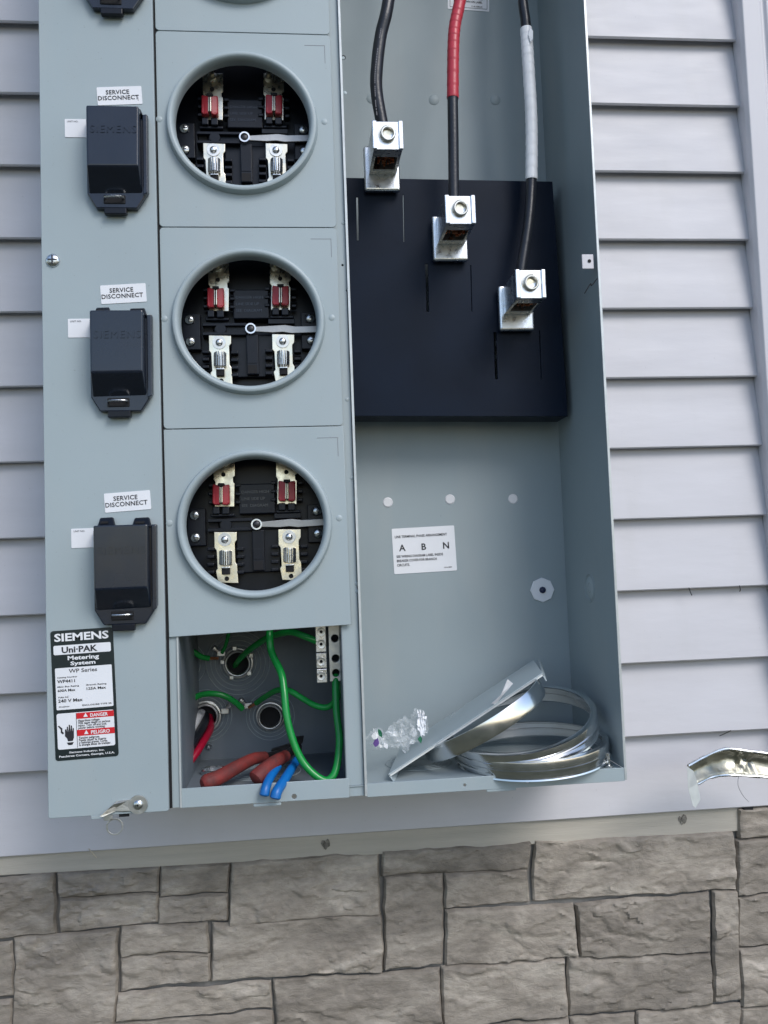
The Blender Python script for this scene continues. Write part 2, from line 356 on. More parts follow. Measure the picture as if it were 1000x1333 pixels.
Q = [
 ((-90,1146),(69,1140),(71,1215),(-90,1226)), ((74,1138),(208,1130),(206,1160),(76,1168)), ((76,1171),(206,1164),(205,1200),(78,1214)),
 ((212,1130),(297,1125),(294,1161),(210,1167)), ((209,1171),(294,1165),(294,1197),(208,1203)), ((300,1124),(492,1112),(496,1190),(297,1204)),
 ((499,1110),(690,1098),(689,1131),(498,1141)), ((502,1144),(575,1140),(577,1256),(501,1262)), ((579,1139),(688,1133),(690,1173),(579,1183)),
 ((696,1097),(954,1083),(958,1157),(697,1173)), ((930,1162),(960,1160),(966,1300),(931,1303)),
 ((-90,1232),(13,1226),(15,1296),(-90,1303)), ((18,1222),(153,1211),(150,1345),(16,1352)),
 ((158,1208),(267,1203),(270,1239),(158,1246)), ((158,1249),(271,1243),(273,1276),(158,1290)), ((275,1203),(496,1192),(498,1264),(276,1277)),
 ((580,1186),(746,1178),(752,1245),(582,1258)), ((750,1178),(924,1163),(926,1242),(756,1246)),
 ((153,1294),(354,1280),(354,1313),(152,1331)), ((359,1278),(574,1263),(576,1340),(360,1352)), ((578,1261),(734,1250),(740,1321),(579,1338)),
 ((739,1249),(926,1246),(928,1306),(742,1322)), ((152,1335),(354,1318),(356,1400),(152,1410)), ((580,1342),(740,1326),(742,1400),(580,1410)),
 ((744,1326),(828,1320),(830,1400),(744,1404)), ((832,1318),(966,1306),(968,1395),(832,1400)),
 ((-90,1310),(13,1302),(14,1385),(-90,1390)),
 ((962,1055),(1075,1046),(1078,1083),(961,1090)), ((959,1093),(1078,1086),(1080,1157),(960,1165)), ((962,1169),(1080,1160),(1084,1225),(964,1232)),
 ((965,1236),(1084,1228),(1088,1300),(968,1310)), ((968,1314),(1088,1304),(1090,1390),(970,1395)),
 ((16,1356),(150,1349),(150,1420),(16,1424)), ((358,1356),(577,1344),(577,1410),(358,1420))]
for i, q in enumerate(Q): pst(*q, i+1)
# rows beyond the frame, coarser (left of it and below)
zlow = A(500, 1420, YS).z; z = zlow+.004; rr = random.Random(3)
def plain_stone(x0, x1, z0, z1):
    bm = bmesh.new(); nx, nz = 7, 4; rows = []
    for j in range(nz+1):
        rows.append([bm.verts.new((x0+(x1-x0)*i/nx, YS-.002-(.005*noise.noise(Vector((x0*9+i, j, z0*7))) if 0 < i < nx and 0 < j < nz else -.011), z1+(z0-z1)*j/nz)) for i in range(nx+1)])
    for a, b in zip(rows[:-1], rows[1:]):
        for i in range(nx): bm.faces.new((a[i], a[i+1], b[i+1], b[i]))
    obj('stone', bm, M['stone'], sw, True)
zz = zlow - .01
while zz > g+.1:
    h = rr.choice((.07, .09, .11)); x = -.74-rr.random()*.1
    while x < 1.1:
        wd = rr.uniform(.12, .26); plain_stone(max(x, -.745), min(x+wd, 1.155), zz-h, zz-.003); x += wd+.004
    zz -= h+.002
zz = -1.152
while zz > zlow+.02:
    h = .086; x = -.745
    while x < -.15:
        wd = min(rr.uniform(.12, .22), -.118-x); plain_stone(x, x+wd, zz-h, zz-.003); x += wd+.004
    zz -= h+.002

# ================================================================ ENCLOSURE
YD, YF, YB = -.208, -.196, -.004          # door face, frame face, back of the enclosure
ZT, ZB = .30, -1.0240
XL, XR = .0878, .7370
enc = empty('meter_enclosure', ((XL+XR)/2, YB, ZB), 'large open grey steel meter enclosure with round sockets, black covers and a deep cable bay', 'electrical enclosure')
P, PI_ = M['paint'], M['paint_in']
X_STRIP = .2275     # left inner edge of the meter bay
X_BAYR = .4108      # right inner edge of the meter bay opening
X_DIV = .4335       # left inner edge of the cable bay
X_DOORR = A(209, 560, YD).x
bm = bmesh.new(); box(bm, XL+.002, XR, YB-.002, YB, ZB+.001, ZT); obj('back_panel', bm, PI_, enc)
bm = bmesh.new(); box(bm, XR-.0016, XR, YF, YB-.0022, ZB+.012, ZT)
obj('side_panel', bm, PI_, enc, False, .0004)
bm = bmesh.new(); box(bm, XR-.0030, XR+.0002, YF-.0016, YF-.0002, ZB, ZT); obj('side_lip', bm, M['edge'], enc, False, .0005)
bm = bmesh.new(); box(bm, XL+.002, XL+.0036, YD+.004, YB-.0022, ZB+.012, ZT); obj('side_panel', bm, P, enc)
bm = bmesh.new(); box(bm, XL+.004, XR-.002, YF, YB-.0022, ZT-.002, ZT-.0002); obj('top_panel', bm, P, enc)
bm = bmesh.new(); box(bm, XL+.004, XR-.0018, YF+.0016, YB-.0022, ZB+.0105, ZB+.0120); obj('bottom_panel', bm, PI_, enc)
# inner walls beside the meter bay
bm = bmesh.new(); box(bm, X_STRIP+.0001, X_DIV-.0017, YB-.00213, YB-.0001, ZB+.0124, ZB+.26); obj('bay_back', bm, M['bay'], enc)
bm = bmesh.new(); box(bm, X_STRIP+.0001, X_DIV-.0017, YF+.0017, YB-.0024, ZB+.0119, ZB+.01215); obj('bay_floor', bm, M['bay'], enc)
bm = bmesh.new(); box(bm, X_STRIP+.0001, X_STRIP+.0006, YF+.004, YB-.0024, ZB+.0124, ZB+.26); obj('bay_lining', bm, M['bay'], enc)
bm = bmesh.new(); box(bm, X_STRIP-.0016, X_STRIP, YF-.001, YB-.0022, ZB+.0124, ZT-.003); obj('divider_wall', bm, PI_, enc)
bm = bmesh.new(); box(bm, X_DIV-.0016, X_DIV, YF-.001, YB-.0022, ZB+.0124, ZT-.003); obj('divider_wall', bm, PI_, enc)
bm = bmesh.new(); box(bm, X_DIV-.0030, X_DIV-.0002, YF-.0018, YF-.0011, ZB, ZT); obj('divider_lip', bm, M['edge'], enc, False, .0005)
bm = bmesh.new(); box(bm, X_STRIP-.0022, X_STRIP-.0002, YF-.0018, YF-.0011, ZB, ZT); obj('divider_lip', bm, M['edge'], enc, False, .0004)
# frame strips
strip = [(X_BAYR, ZB), (X_DIV-.0034, ZB), (X_DIV-.0034, ZT), (X_BAYR, ZT)]
holes = []
for px, py, rad in ((446,345,.0016), (447,75,.0017), (452,378,.0016)): 
    q = A(px, py, YF+.003); holes.append(circ(q.x, q.z, rad, 14))
sheet('center_strip', [strip]+holes, YF+.003, .0016, P, enc, .0003)
for px, py in ((449,121), (452,520), (458,622), (464,760), (463,650), (447,290), (465,770)):
    q = A(px, py, YF+.003); bm = bmesh.new(); lathe(bm, [(0, .0006), (.0018, .0005), (.0026, 0)], (q.x, YF+.003, q.z), seg=14); obj('rivet', bm, P, enc, True)
for px, py in ((446,345), (447,75), (452,378)):
    q = A(px, py, YF+.006); bm = bmesh.new(); lathe(bm, [(0, 0), (.003, 0)], (q.x, YF+.0055, q.z), seg=12); obj('screw_hole', bm, M['hole'], enc)
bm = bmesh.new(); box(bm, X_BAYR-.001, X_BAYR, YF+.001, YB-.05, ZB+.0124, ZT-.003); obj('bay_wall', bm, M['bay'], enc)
bm = bmesh.new(); box(bm, X_DOORR-.004, X_STRIP-.0024, YF, YF+.0015, ZB+.0004, ZT); obj('door_strip', bm, P, enc)
# bottom flanges
zf = ZB+.0205
q = A(383,1037,YF-.001)
sheet('bottom_flange', [[(X_STRIP, ZB), (X_BAYR+.002, ZB), (X_BAYR+.002, zf), (X_STRIP, zf)], circ(q.x, q.z, .0032, 18)], YF-.001, .0015, P, enc, .0004)
hs = [circ(A(px, py, YF).x, A(px, py, YF).z, .0021, 14) for px, py in ((605,1022), (687,1018))]
sheet('bottom_flange', [[(X_DIV, ZB-.001), (XR-.003, ZB-.001), (XR-.003, ZB+.0135), (X_DIV, ZB+.0135)]]+hs, YF-.001, .0015, P, enc, .0004)
for x0, x1, y0 in ((330, 366, 1049), (633, 671, 1029)):
    a, b = A(x0, y0-4, YF+.002), A(x1, y0-7, YF+.002)
    bm = bmesh.new(); box(bm, a.x, b.x, YF-.0006, YF+.001, ZB-.0042, ZB-.0012); obj('drain_tab', bm, M['paint'], enc, False, .0004)
# ------------------------------------------------ breaker door at the left
dz = ZB+.0006
door = sheet('breaker_door', [rrect(XL, X_DOORR, dz, ZT, .002, 3)], YD, .0016, P, enc, .0006)
bm = bmesh.new(); box(bm, XL, XL+.0014, YD+.0018, YF-.0002, dz, ZT); obj('door_side', bm, P, enc)
bm = bmesh.new(); box(bm, X_DOORR-.0014, X_DOORR, YD+.0018, YF-.0002, dz, ZT); obj('door_side', bm, P, enc)
bm = bmesh.new(); box(bm, X_DOORR+.0002, X_DOORR+.003, YF-.002, YF-.0004, dz, ZT); obj('dark_gap', bm, M['hole'], enc)
def screw(parent, c, r, h=.003, mt=None, slot=True, name='screw', seg=18, n=(0,-1,0)):
    bm = bmesh.new(); lathe(bm, [(0, h), (r*.5, h*.97), (r*.85, h*.6), (r, h*.12), (r, 0)], c, n, seg)
    o = obj(name, bm, mt or M['steel'], parent, True); return o
c = A(69, 339, YD-.0002); screw(enc, c, .0078, .0036, name='door_screw'); 
bm = bmesh.new(); box(bm, c.x-.005, c.x+.005, c.y-.0040, c.y-.0030, c.z-.0008, c.z+.0008); box(bm, c.x-.0008, c.x+.0008, c.y-.0041, c.y-.0030, c.z-.005, c.z+.005)
obj('screw_slot', bm, M['toolsteel'], enc)

SOCK = [(.3145, -.0125+.233*0)]  # filled below
RINGC = [(.3150, -.4790+.233*2), (.3142, -.2438), (.3154, -.4790), (.3161, -.7128)]   # top to bottom, (x, z)
BASE = RINGC[3]
# service-disconnect covers, built for the lowest row
def breaker_cover(dzz, dx, idx):
    def W(px, py, Y): q = A(px, py, Y); return Vector((q.x+dx, q.y, q.z+dzz))
    Yf2, Yb2 = YD-.0300, YD-.0085
    ftl, ftr, fbr, fbl = W(121.5,684,Yf2), W(192,682,Yf2), W(192,765,Yf2), W(122.5,768,Yf2)
    # flange
    fl = [W(121,690,Yb2), W(204,682,Yb2), W(205,788,Yb2), W(190,812,Yb2), (W(135,814,Yb2)), W(123,795,Yb2)]
    root = slab('breaker_cover', fl, (0,.0080,0), M['glossy'], enc, .0012)
    # hood: front face, sides, slanted underside
    bm = bmesh.new()
    b0, b1 = W(123,688,Yb2), W(195.5,686,Yb2); u0, u1 = W(125.5,794.5,Yb2), W(197,790.5,Yb2)
    vs = [bm.verts.new(p) for p in (ftl, ftr, fbr, fbl, b0, b1, u1, u0)]
    for f in ((0,1,2,3), (0,4,5,1), (1,5,6,2), (3,2,6,7), (0,3,7,4)): bm.faces.new([vs[i] for i in f])
    obj('hood', bm, M['glossy'], root, False, .0018, 3)
    # side rail at the right
    a, b_ = W(196.5,684,Yb2-.004), W(203,683,Yb2-.004); c_, d_ = W(204,792,Yb2-.004), W(198,795,Yb2-.004)
    slab('side_rail', [a, b_, c_, d_], (0,.006,0), M['glossy'], root, .001)
    for x0, x1 in ((126, 150), (171, 197)):
        bm = bmesh.new(); h0 = W(x0, 686, Yb2-.008); h1 = W(x1, 685, Yb2-.008); t1 = W(x1-3, 673, Yb2+.001); t0 = W(x0+4, 674, Yb2+.001)
        quadbox(bm, [h0, h1, t1, t0], Vector((0,.006,0))); obj('hinge', bm, M['black'], root, False, .0015)
        bm = bmesh.new(); box(bm, t0.x+.002, t1.x-.004, Yb2-.0062, Yb2-.004, t0.z-.007, t0.z-.0045); obj('hinge_slot', bm, M['hole'], root)
    c0 = W(146,813,Yb2+.001); c1 = W(176,820.5,Yb2+.001)
    bm = bmesh.new(); box(bm, c0.x, c1.x, Yb2-.0012, Yb2+.006, c1.z, c0.z); obj('pull_tab', bm, M['black'], root, False, .0008)
    # padlock loop of bright wire
    l0, l1 = W(146,801,Yb2-.005), W(171,800,Yb2-.005)
    zc = l0.z; mid = (l0.x+l1.x)/2; hw = (l1.x-l0.x)/2
    bm = bmesh.new(); tube(bm, [(l0.x, Yb2+.001, zc), (l0.x+.001, Yb2-.006, zc), (mid, Yb2-.008, zc), (l1.x-.001, Yb2-.006, zc), (l1.x, Yb2+.001, zc)], .0011, 8, 5)
    obj('lock_loop', bm, M['steel'], root, True)
    bm = bmesh.new(); box(bm, mid-.012, mid+.012, Yb2-.0012, Yb2+.001, zc-.006, zc+.004); obj('loop_recess', bm, M['hole'], root, False, .001)
    # embossed name and hood ridge
    o = W(127,722,Yf2-.0004); Mx = XZ(o.y) ; Mx.translation = Vector((o.x, Yf2-.00015, o.z))
    Mx.translation = Vector((o.x, Yf2-.00025, o.z)); me = textmesh('SIEMENS', .0152, Mx, M['glossy'], 0, spacing=1.15, extr=.0005, w=.0500, h=.0085)
    finish('lettering', me, root)
    # stickers
    def W2(px, py): return W(px, py, YD-.0006)
    Mx = frame(W2(137,667.5), W2(198.5,662.5), W2(136,642))
    w_, h_ = .0500, .0212
    st = finish('disconnect_sticker', curve_mesh('disconnect_sticker', [rrect(0,w_,0,h_,.001,2)], .0004, .0001, Mx, M['label']), enc)
    ms = [textmesh('SERVICE', .0070, Mx @ Matrix.Translation((w_*.46,.0125,.0003)), M['ink'], .012, 'CENTER', 1.05),
          textmesh('DISCONNECT', .0070, Mx @ Matrix.Translation((w_*.47,.0058,.0003)), M['ink'], .012, 'CENTER', 1.05)]
    if idx < 2: ms.append(textmesh('|', .005, Mx @ Matrix.Translation((w_*.9,.005,.0003)), M['inkgrey']))
    joinmesh('lettering', ms, st)
    Mx = frame(W2(93,713.5), W2(121,712.5), W2(91.5,688))
    st = finish('blank_sticker', curve_mesh('blank_sticker', [rrect(0,.0245,0,.0212,.0008,2)], .0004, .0001, Mx, M['label']), enc)
    joinmesh('lettering', [textmesh('UNIT NO.', .0028, Mx @ Matrix.Translation((.0025,.0175,.0003)), M['inkgrey'])], st)
for i, (x, z) in enumerate(RINGC): breaker_cover(z-BASE[1]+(0, -.0028, .0015, 0)[i], -.0004*(3-i), i)

# ------------------------------------------------ meter covers with sockets
X_CR = A(447, 560, YF-.001).x - .0008
rowz = [A(320, y, YF-.002).z for y in (43.5, 296.5, 557)]
cz = [ZT-.004, rowz[0], rowz[1], rowz[2], A(338, 821, YF-.002).z]
RR, RZ = .0776, .0752
def meter_cover(i):
    x, z = RINGC[i]
    zt, zb_ = cz[i]-.0009, cz[i+1]+.0009
    out = rrect(X_DOORR+.0028, X_CR, zb_, zt, .004, 4)
    if i == 3:
        a, b_ = A(220.5,829,YF-.004), A(457,812.5,YF-.004); out = [(X_CR, zt), (X_DOORR+.0028, zt), (a.x, a.z), (b_.x, b_.z)]
    c = sheet('meter_cover', [out, circ(x, z, RR+.002, 72, RZ+.002)], YF-.0036, .0016, P, enc, .0005)
    # rolled rim
    bm = bmesh.new()
    prof = [(.0882, .0020), (.0878, .0045), (.0868, .0095), (.0855, .0122), (.0838, .0130), (.0815, .0128), (.0796, .0112), (.0782, .0080), (.0776, .004), (.0776, -.004), (.0790, -.004)]
    lathe(bm, prof, (x, YF, z), seg=96, sx=1, sz=RZ/RR); obj('socket_rim', bm, P, c, True)
    # pressed corner mark and dimples
    zc_ = zt-.0125; xc = X_CR-.006
    bm = bmesh.new(); box(bm, xc-.024, xc, YF-.00375, YF-.0032, zc_-.0005, zc_); box(bm, xc-.0005, xc+.00, YF-.00378, YF-.00325, zc_-.022, zc_-.0007)
    obj('pressed_mark', bm, M['inkgrey'], c)
    for sx in (-1, 1):
        bm = bmesh.new(); lathe(bm, [(0,.0007), (.0028,.0006), (.0038,0)], (x+sx*.0955, YF-.0036, z+.004), seg=18); obj('dimple', bm, P, c, True)
    return c
COV = [meter_cover(i) for i in range(4)]

def socket_parts():
    """meter socket built once in the lowest bay; returns list of (mesh-object, children)"""
    x0, z0 = BASE
    def W(cx, cy, Y):   # crop pixels of the lowest socket
        return A(225+cx/4.545, 580+cy/4.545, Y)
    Y0 = YF+.052
    # base part
    bm = bmesh.new(); box(bm, X_STRIP+.001, X_BAYR-.0015, Y0, Y0+.02, z0-.094, z0+.105)
    base = obj('meter_socket', bm, M['black'], enc, False, .001)
    B, out = M['black'], []
    def bx(name, ax, ay, bx_, by, Yf_, d, mt, bev=.0006):
        a = W(ax, ay, Yf_); b = W(bx_, by, Yf_)
        bm = bmesh.new(); box(bm, min(a.x,b.x), max(a.x,b.x), Yf_, Yf_+d, min(a.z,b.z), max(a.z,b.z)); return obj(name, bm, mt, base, False, bev)
    Yp = YF+.036
    bx('label_block', 388, 228, 608, 400, Yp-.002, .018, B, .0012)
    o = W(405, 260, Yp-.0021)
    ms = []
    for k, t in enumerate(('DANGER HIGH VOLT', 'LINE SIDE UP', 'SEE  DIAGRAM')):
        Mx = XZ(o.y); Mx.translation = Vector((o.x, Yp-.00205, W(405, 285+40*k, Yp).z)); ms.append(textmesh(t, .0048, Mx, M['glossy'], .01, spacing=1.0, extr=.0003))
    joinmesh('embossing', ms, base)
    bx('lower_block', 375, 500, 640, 745, Yp+.006, .012, B, .001)
    bx('center_post', 468, 500, 546, 740, Yp-.001, .016, B, .001)
    bx('post_window', 476, 612, 538, 672, Yp-.0016, .002, B, .0003)
    bx('post_pocket', 478, 684, 536, 734, Yp-.0014, .002, M['hole'], .0002)
    bx('cross_rail', 205, 436, 470, 446, Yp-.002, .018, B, .0006); bx('cross_rail', 205, 492, 470, 502, Yp-.002, .018, B, .0006)
    bx('rail_pocket', 216, 450, 272, 490, Yp+.004, .006, M['hole'], .0004)
    bx('rail_floor', 276, 450, 470, 490, Yp+.003, .006, B, .0006)
    bx('cross_rail', 600, 402, 760, 428, Yp-.002, .018, B, .0006)
    bx('left_bracket', 84, 375, 196, 592, Yp+.004, .012, B, .0008); bx('right_bracket', 796, 350, 930, 570, Yp+.004, .012, B, .0008)
    bm = bmesh.new()
    pts = [W(515,452,Yp-.003), W(640,440,Yp-.003), W(700,434,Yp-.003), W(760,440,Yp-.003), W(930,430,Yp-.003), W(930,470,Yp-.003), W(740,484,Yp-.003), W(690,478,Yp-.003), W(630,484,Yp-.003), W(515,482,Yp-.003)]
    quadbox(bm, pts, Vector((0,.003,0))); obj('neutral_bar', bm, M['neutral'], base, False, .0006)
    c = W(496,466,Yp-.004); bm = bmesh.new(); lathe(bm, [(.0047,0), (.0047,.0015), (.0064,.0015), (.0064,-.003)], c, seg=24); obj('pivot_washer', bm, M['alu'], base, True)
    bm = bmesh.new(); lathe(bm, [(0,.0012), (.0025,.0012), (.004,.0002), (.004,-.002)], c, seg=20); obj('pivot_screw', bm, M['toolsteel'], base, True)
    c = W(316,470,Yp-.001); bm = bmesh.new(); lathe(bm, [(0,.0012), (.0062,.0012), (.0066,-.004)], c, seg=24); obj('round_boss', bm, B, base, True)
    for cx, cy in ((130,412), (135,545), (853,388), (860,520)):
        c = W(cx, cy, Yp+.003); screw(base, c, .0056, .0026, M['steel'], name='screw')
        bm = bmesh.new(); box(bm, c.x-.0012, c.x+.0035, c.y-.0029, c.y-.0024, c.z-.0006, c.z+.0006); obj('screw_slot', bm, M['toolsteel'], base)
        bx('screw_seat', cx-34, cy-22, cx+30, cy+24, Yp+.0035, .004, M['black'], .0008) if cy < 450 else None
    for sx, (ax, ay) in enumerate(((303, 0), (673, -15))):
        # upper strap
        Yu = Yp-.003
        pts = [W(ax-62,70+ay,Yu), W(ax+62,70+ay,Yu), W(ax+64,180+ay,Yu), W(ax+52,190+ay,Yu), W(ax+54,215+ay,Yu), W(ax+62,222+ay,Yu), W(ax+60,362+ay,Yu), W(ax-55,362+ay,Yu), W(ax-52,215+ay,Yu), W(ax-62,200+ay,Yu)]
        bm = bmesh.new(); quadbox(bm, pts, Vector((0,.0025,0))); obj('terminal_strap', bm, M['brass'], base, False, .0005)
        c = W(ax-4+sx*3, 172+ay, Yu-.0001); bm = bmesh.new(); lathe(bm, [(0,.0004), (.0026,.0004)], c, seg=16); obj('strap_hole', bm, M['hole'], base)
        c = W(ax-2-sx*28, 98+ay, Yu); screw(base, c, .0066, .003, M['brass'], name='strap_screw'); bm = bmesh.new(); lathe(bm, [(0,.012), (.0028,.0115), (.0028,.004)], c, seg=14); obj('stud', bm, M['brass'], base, True)
        # red clip
        Yr = YF+.0225
        cx, cy = (285, 290) if sx == 0 else (675, 268)
        cl = bmesh.new()
        for s in (-1, 1):
            pts = [W(cx+s*7, cy-55, Yr), W(cx+s*50, cy-62, Yr+.002), W(cx+s*52, cy+52, Yr+.002), W(cx+s*38, cy+60, Yr+.001), W(cx+s*7, cy+60, Yr)]
            quadbox(cl, pts, Vector((0,.0105,0)))
        obj('red_clip', cl, M['clip'], base, False, .0016, 3)
        bm = bmesh.new()
        for s in (-1, 1):
            pts = [W(cx+s*3, cy-44, Yr-.0016), W(cx+s*10, cy-50, Yr-.0010), W(cx+s*11, cy+46, Yr-.0010), W(cx+s*3, cy+50, Yr-.0016)]
            quadbox(bm, pts, Vector((0,.010,0)))
        obj('jaw_blades', bm, M['brass'], base, False, .0006)
        bx('clip_gap', cx-4, cy-50, cx+4, cy+55, Yr+.002, .004, M['hole'], 0)
        bx('clip_notch', cx-20, cy-68, cx+20, cy-50, Yr-.0005, .008, M['hole'], .0008)
        bx('clip_foot', cx-50, cy+72, cx-8, cy+115, Yp-.008, .008, B, .001); bx('clip_foot', cx+6, cy+72, cx+50, cy+115, Yp-.008, .008, B, .001)
        bx('clip_shelf', cx-62, cy+116, cx+80, cy+128, Yp-.004, .008, B, .001)
        # lower strap
        lx, ly = (312, 0) if sx == 0 else (692, -16)
        Yl = Yp-.004
        pts = [W(lx-68,512+ly,Yl), W(lx+66,512+ly,Yl), W(lx+66,560+ly,Yl), W(lx+54,576+ly,Yl), W(lx+58,690+ly,Yl), W(lx+68,706+ly,Yl), W(lx+76,815+ly,Yl), W(lx-44,812+ly,Yl), W(lx-58,742+ly,Yl), W(lx-48,728+ly,Yl), W(lx-54,620+ly,Yl), W(lx-66,606+ly,Yl)]
        bm = bmesh.new(); quadbox(bm, pts, Vector((0,.0025,0))); obj('terminal_strap', bm, M['brass'], base, False, .0005)
        c = W(lx-4, 556+ly, Yl); bm = bmesh.new(); lathe(bm, [(0,.0012), (.0078,.0012), (.0080,0)], c, seg=26); obj('washer', bm, M['alu_dull'], base, True)
        screw(base, c+Vector((0,-.0012,0)), .0044, .0030, M['alu'], name='strap_screw')
        bm = bmesh.new()
        for s in (-1, 1):
            pts = [W(lx+s*3, 622+ly, Yl-.013), W(lx+s*13, 618+ly, Yl-.012), W(lx+s*13, 712+ly, Yl-.012), W(lx+s*3, 712+ly, Yl-.013)]
            quadbox(bm, pts, Vector((0,.0128,0)))
            pts = [W(lx+s*17, 616+ly, Yl-.010), W(lx+s*38, 622+ly, Yl-.006), W(lx+s*38, 704+ly, Yl-.006), W(lx+s*17, 710+ly, Yl-.010)]
            quadbox(bm, pts, Vector((0,.0058,0)))
        obj('jaw_blades', bm, M['alu'], base, False, .0009)
        bx('jaw_foot', lx-24, 722+ly, lx+26, 762+ly, Yl-.006, .006, M['hole'], .0006)
        bx('jaw_lip', lx-24, 718+ly, lx+26, 726+ly, Yl-.0072, .005, M['alu'], .0006)
        c = W(lx+8, 788+ly, Yl-.0001); bm = bmesh.new(); lathe(bm, [(0,.0004), (.0027,.0004)], c, seg=16); obj('strap_hole', bm, M['hole'], base)
        # combs of small fins
        for s, xx in ((-1, lx-88), (1, lx+86)):
            for q in range(4):
                yy = 612+ly+q*46; bx('fin', xx-22, yy-9, xx+22, yy+9, Yp-.004, .012, B, .0009)
        for s, xx in ((-1, ax-78), (1, ax+82)):
            for q in range(3):
                yy = 235+ay+q*50; bx('fin', xx-16, yy-9, xx+16, yy+9, Yp-.004, .012, B, .0009)
    return base
base = socket_parts()
kids = [c for c in bpy.data.objects if c.parent == base]
for i in range(3):
    n = base.copy(); COL.objects.link(n); n.location = (RINGC[i][0]-BASE[0], 0, RINGC[i][1]-BASE[1]+.0)
    for c in kids:
        d = c.copy(); COL.objects.link(d); d.parent = n
        if c.name.startswith('neutral_bar'):
            pv = A(225+496/4.545, 580+466/4.545, YF+.032); d.matrix_basis = Matrix.Translation(pv) @ Matrix.Rotation(R((1.3, -.4, .9)[i]), 4, 'Y') @ Matrix.Translation(-pv)
bm = bmesh.new()
for i in range(3):
    z = (RINGC[i][1]+RINGC[i+1][1])/2+.006; box(bm, X_STRIP+.001, X_BAYR-.0015, YF+.06, YF+.07, z-.03, z+.03)
obj('bay_screen', bm, M['black'], enc)

# ------------------------------------------------ bottom of the meter bay
def conduit(px, py, r, rings, lugs=True):
    c = A(px, py, YB-.004); Yw = YB-.0022
    for rr_ in rings:
        bm = bmesh.new(); lathe(bm, [(rr_-.0006,0), (rr_-.0003,.0006), (rr_+.0003,.0006), (rr_+.0006,0)], (c.x, Yw, c.z), seg=48); obj('knockout_ring', bm, PI_, enc, True)
    bm = bmesh.new(); lathe(bm, [(0,.0014), (r,.0014)], (c.x, Yw, c.z), seg=36); obj('conduit_opening', bm, M['hole'], enc)
    bm = bmesh.new(); lathe(bm, [(r*.86,.001), (r*.86,.013), (r*.96,.014), (r*1.05,.0125), (r*1.07,.006), (r*1.22,.0055), (r*1.24,.001)], (c.x, Yw, c.z), seg=40)
    if lugs:
        for k in range(5):
            t = 2*math.pi*k/5+.5; d = Vector((math.cos(t), 0, math.sin(t))); p_ = Vector((c.x, Yw-.005, c.z))+d*r*1.22
            box(bm, p_.x-.0028, p_.x+.0028, p_.y-.004, p_.y+.004, p_.z-.0028, p_.z+.0028)
    return obj('conduit_bushing', bm, M['alu_dull'], enc, False, .0006)
conduit(310, 863, .0165, (.024,.030,.036,.042)); conduit(352, 932, .0155, (.0225,.0275,.032), False); conduit(268, 932, .0168, (.024,.029,.034), False); conduit(238, 865, .015, (.023,.030))
cf = A(279, 1003, -.09); cf.z = ZB+.0122
bm = bmesh.new(); lathe(bm, [(.0135,0), (.0135,.005), (.0145,.006), (.0160,.005), (.0165,.0005)], cf, (0,0,1), 36); obj('floor_bushing', bm, M['alu'], enc, True)
for cxp, cyp, Yq, rs in ((345, 1010, -.10, (.03,.037,.044)), (545, 1000, -.10, (.02,.027,.034,.041))):
    c = A(cxp, cyp, Yq); c.z = ZB+.0121
    for r_ in rs:
        bm = bmesh.new(); lathe(bm, [(r_-.0006,0), (r_-.0003,.0006), (r_+.0003,.0006), (r_+.0006,0)], c, (0,0,1), 48); obj('knockout_ring', bm, PI_, enc, True)
for px, py in ((272, 972), (391, 963)):
    c = A(px, py, YB-.003); screw(enc, c, .004, .004, M['steel'], name='bay_screw')
# clamp screws on the bushings
def clamp(px, py, Y, s=1):
    c = A(px, py, Y); bm = bmesh.new(); tube(bm, [c+Vector((-.007*s,-.003,.006)), c, c+Vector((.004*s,.002,-.004))], .0021, 8, 3); lathe(bm, [(0,.003),(.0042,.003),(.0042,-.001)], c+Vector((-.007*s,-.003,.006)), (-1*s,-.3,.7), 10)
    box(bm, c.x-.004, c.x+.006, c.y-.003, c.y+.003, c.z-.004, c.z+.003)
    obj('ground_clamp', bm, M['alu_dull'], enc, False, .0006)
clamp(287, 850, -.03); clamp(251, 908, -.03, 1); clamp(322, 918, -.03); clamp(292, 925, -.015, -1)
# ground lug bars
def lugbar():
    Yg = -.150
    bm = bmesh.new()
    a, b_ = A(410.5, 816, Yg), A(426.5, 888, Yg); zz = [A(418, y, Yg).z for y in (810, 849.5, 870.5, 889.5)]
    root = None
    for k in range(3):
        bm = bmesh.new(); box(bm, a.x, b_.x, Yg, Yg+.02, zz[k+1]+.0004, zz[k]-.0004)
        o = obj('ground_lug', bm, M['alu'], enc, False, .0007)
        for yy in ((822.5, 838.5), (861,), (880,))[k]:
            c = A(418.2, yy, Yg); bm = bmesh.new(); lathe(bm, [(0,.0002), (.0032,.0002), (.0032,.0012), (.0048,.0014), (.0052,0)], c, seg=22); obj('lug_screw', bm, M['alu_dull'], o, True)
            bm = bmesh.new(); lathe(bm, [(0,.0004), (.002,.0004)], c, seg=6); obj('hex_socket', bm, M['hole'], o)
    a, b_ = A(427, 812, Yg+.006), A(446.5, 886, Yg+.006)
    pr = [(a.x+.0006, b_.z), (b_.x, b_.z), (b_.x, a.z), (a.x+.0006, a.z)]
    hl = [circ(A(px, py, Yg+.006).x, A(px, py, Yg+.006).z, .0050, 22) for px, py in ((436, 831), (437, 857), (437.5, 876))]
    o = sheet('terminal_bar', [pr]+hl, Yg+.006, .012, M['alu_dull'], enc, .0005)
    bm = bmesh.new(); box(bm, a.x+.001, b_.x-.001, Yg+.0181, Yg+.03, b_.z+.001, a.z); obj('bar_back', bm, M['hole'], o)
lugbar()

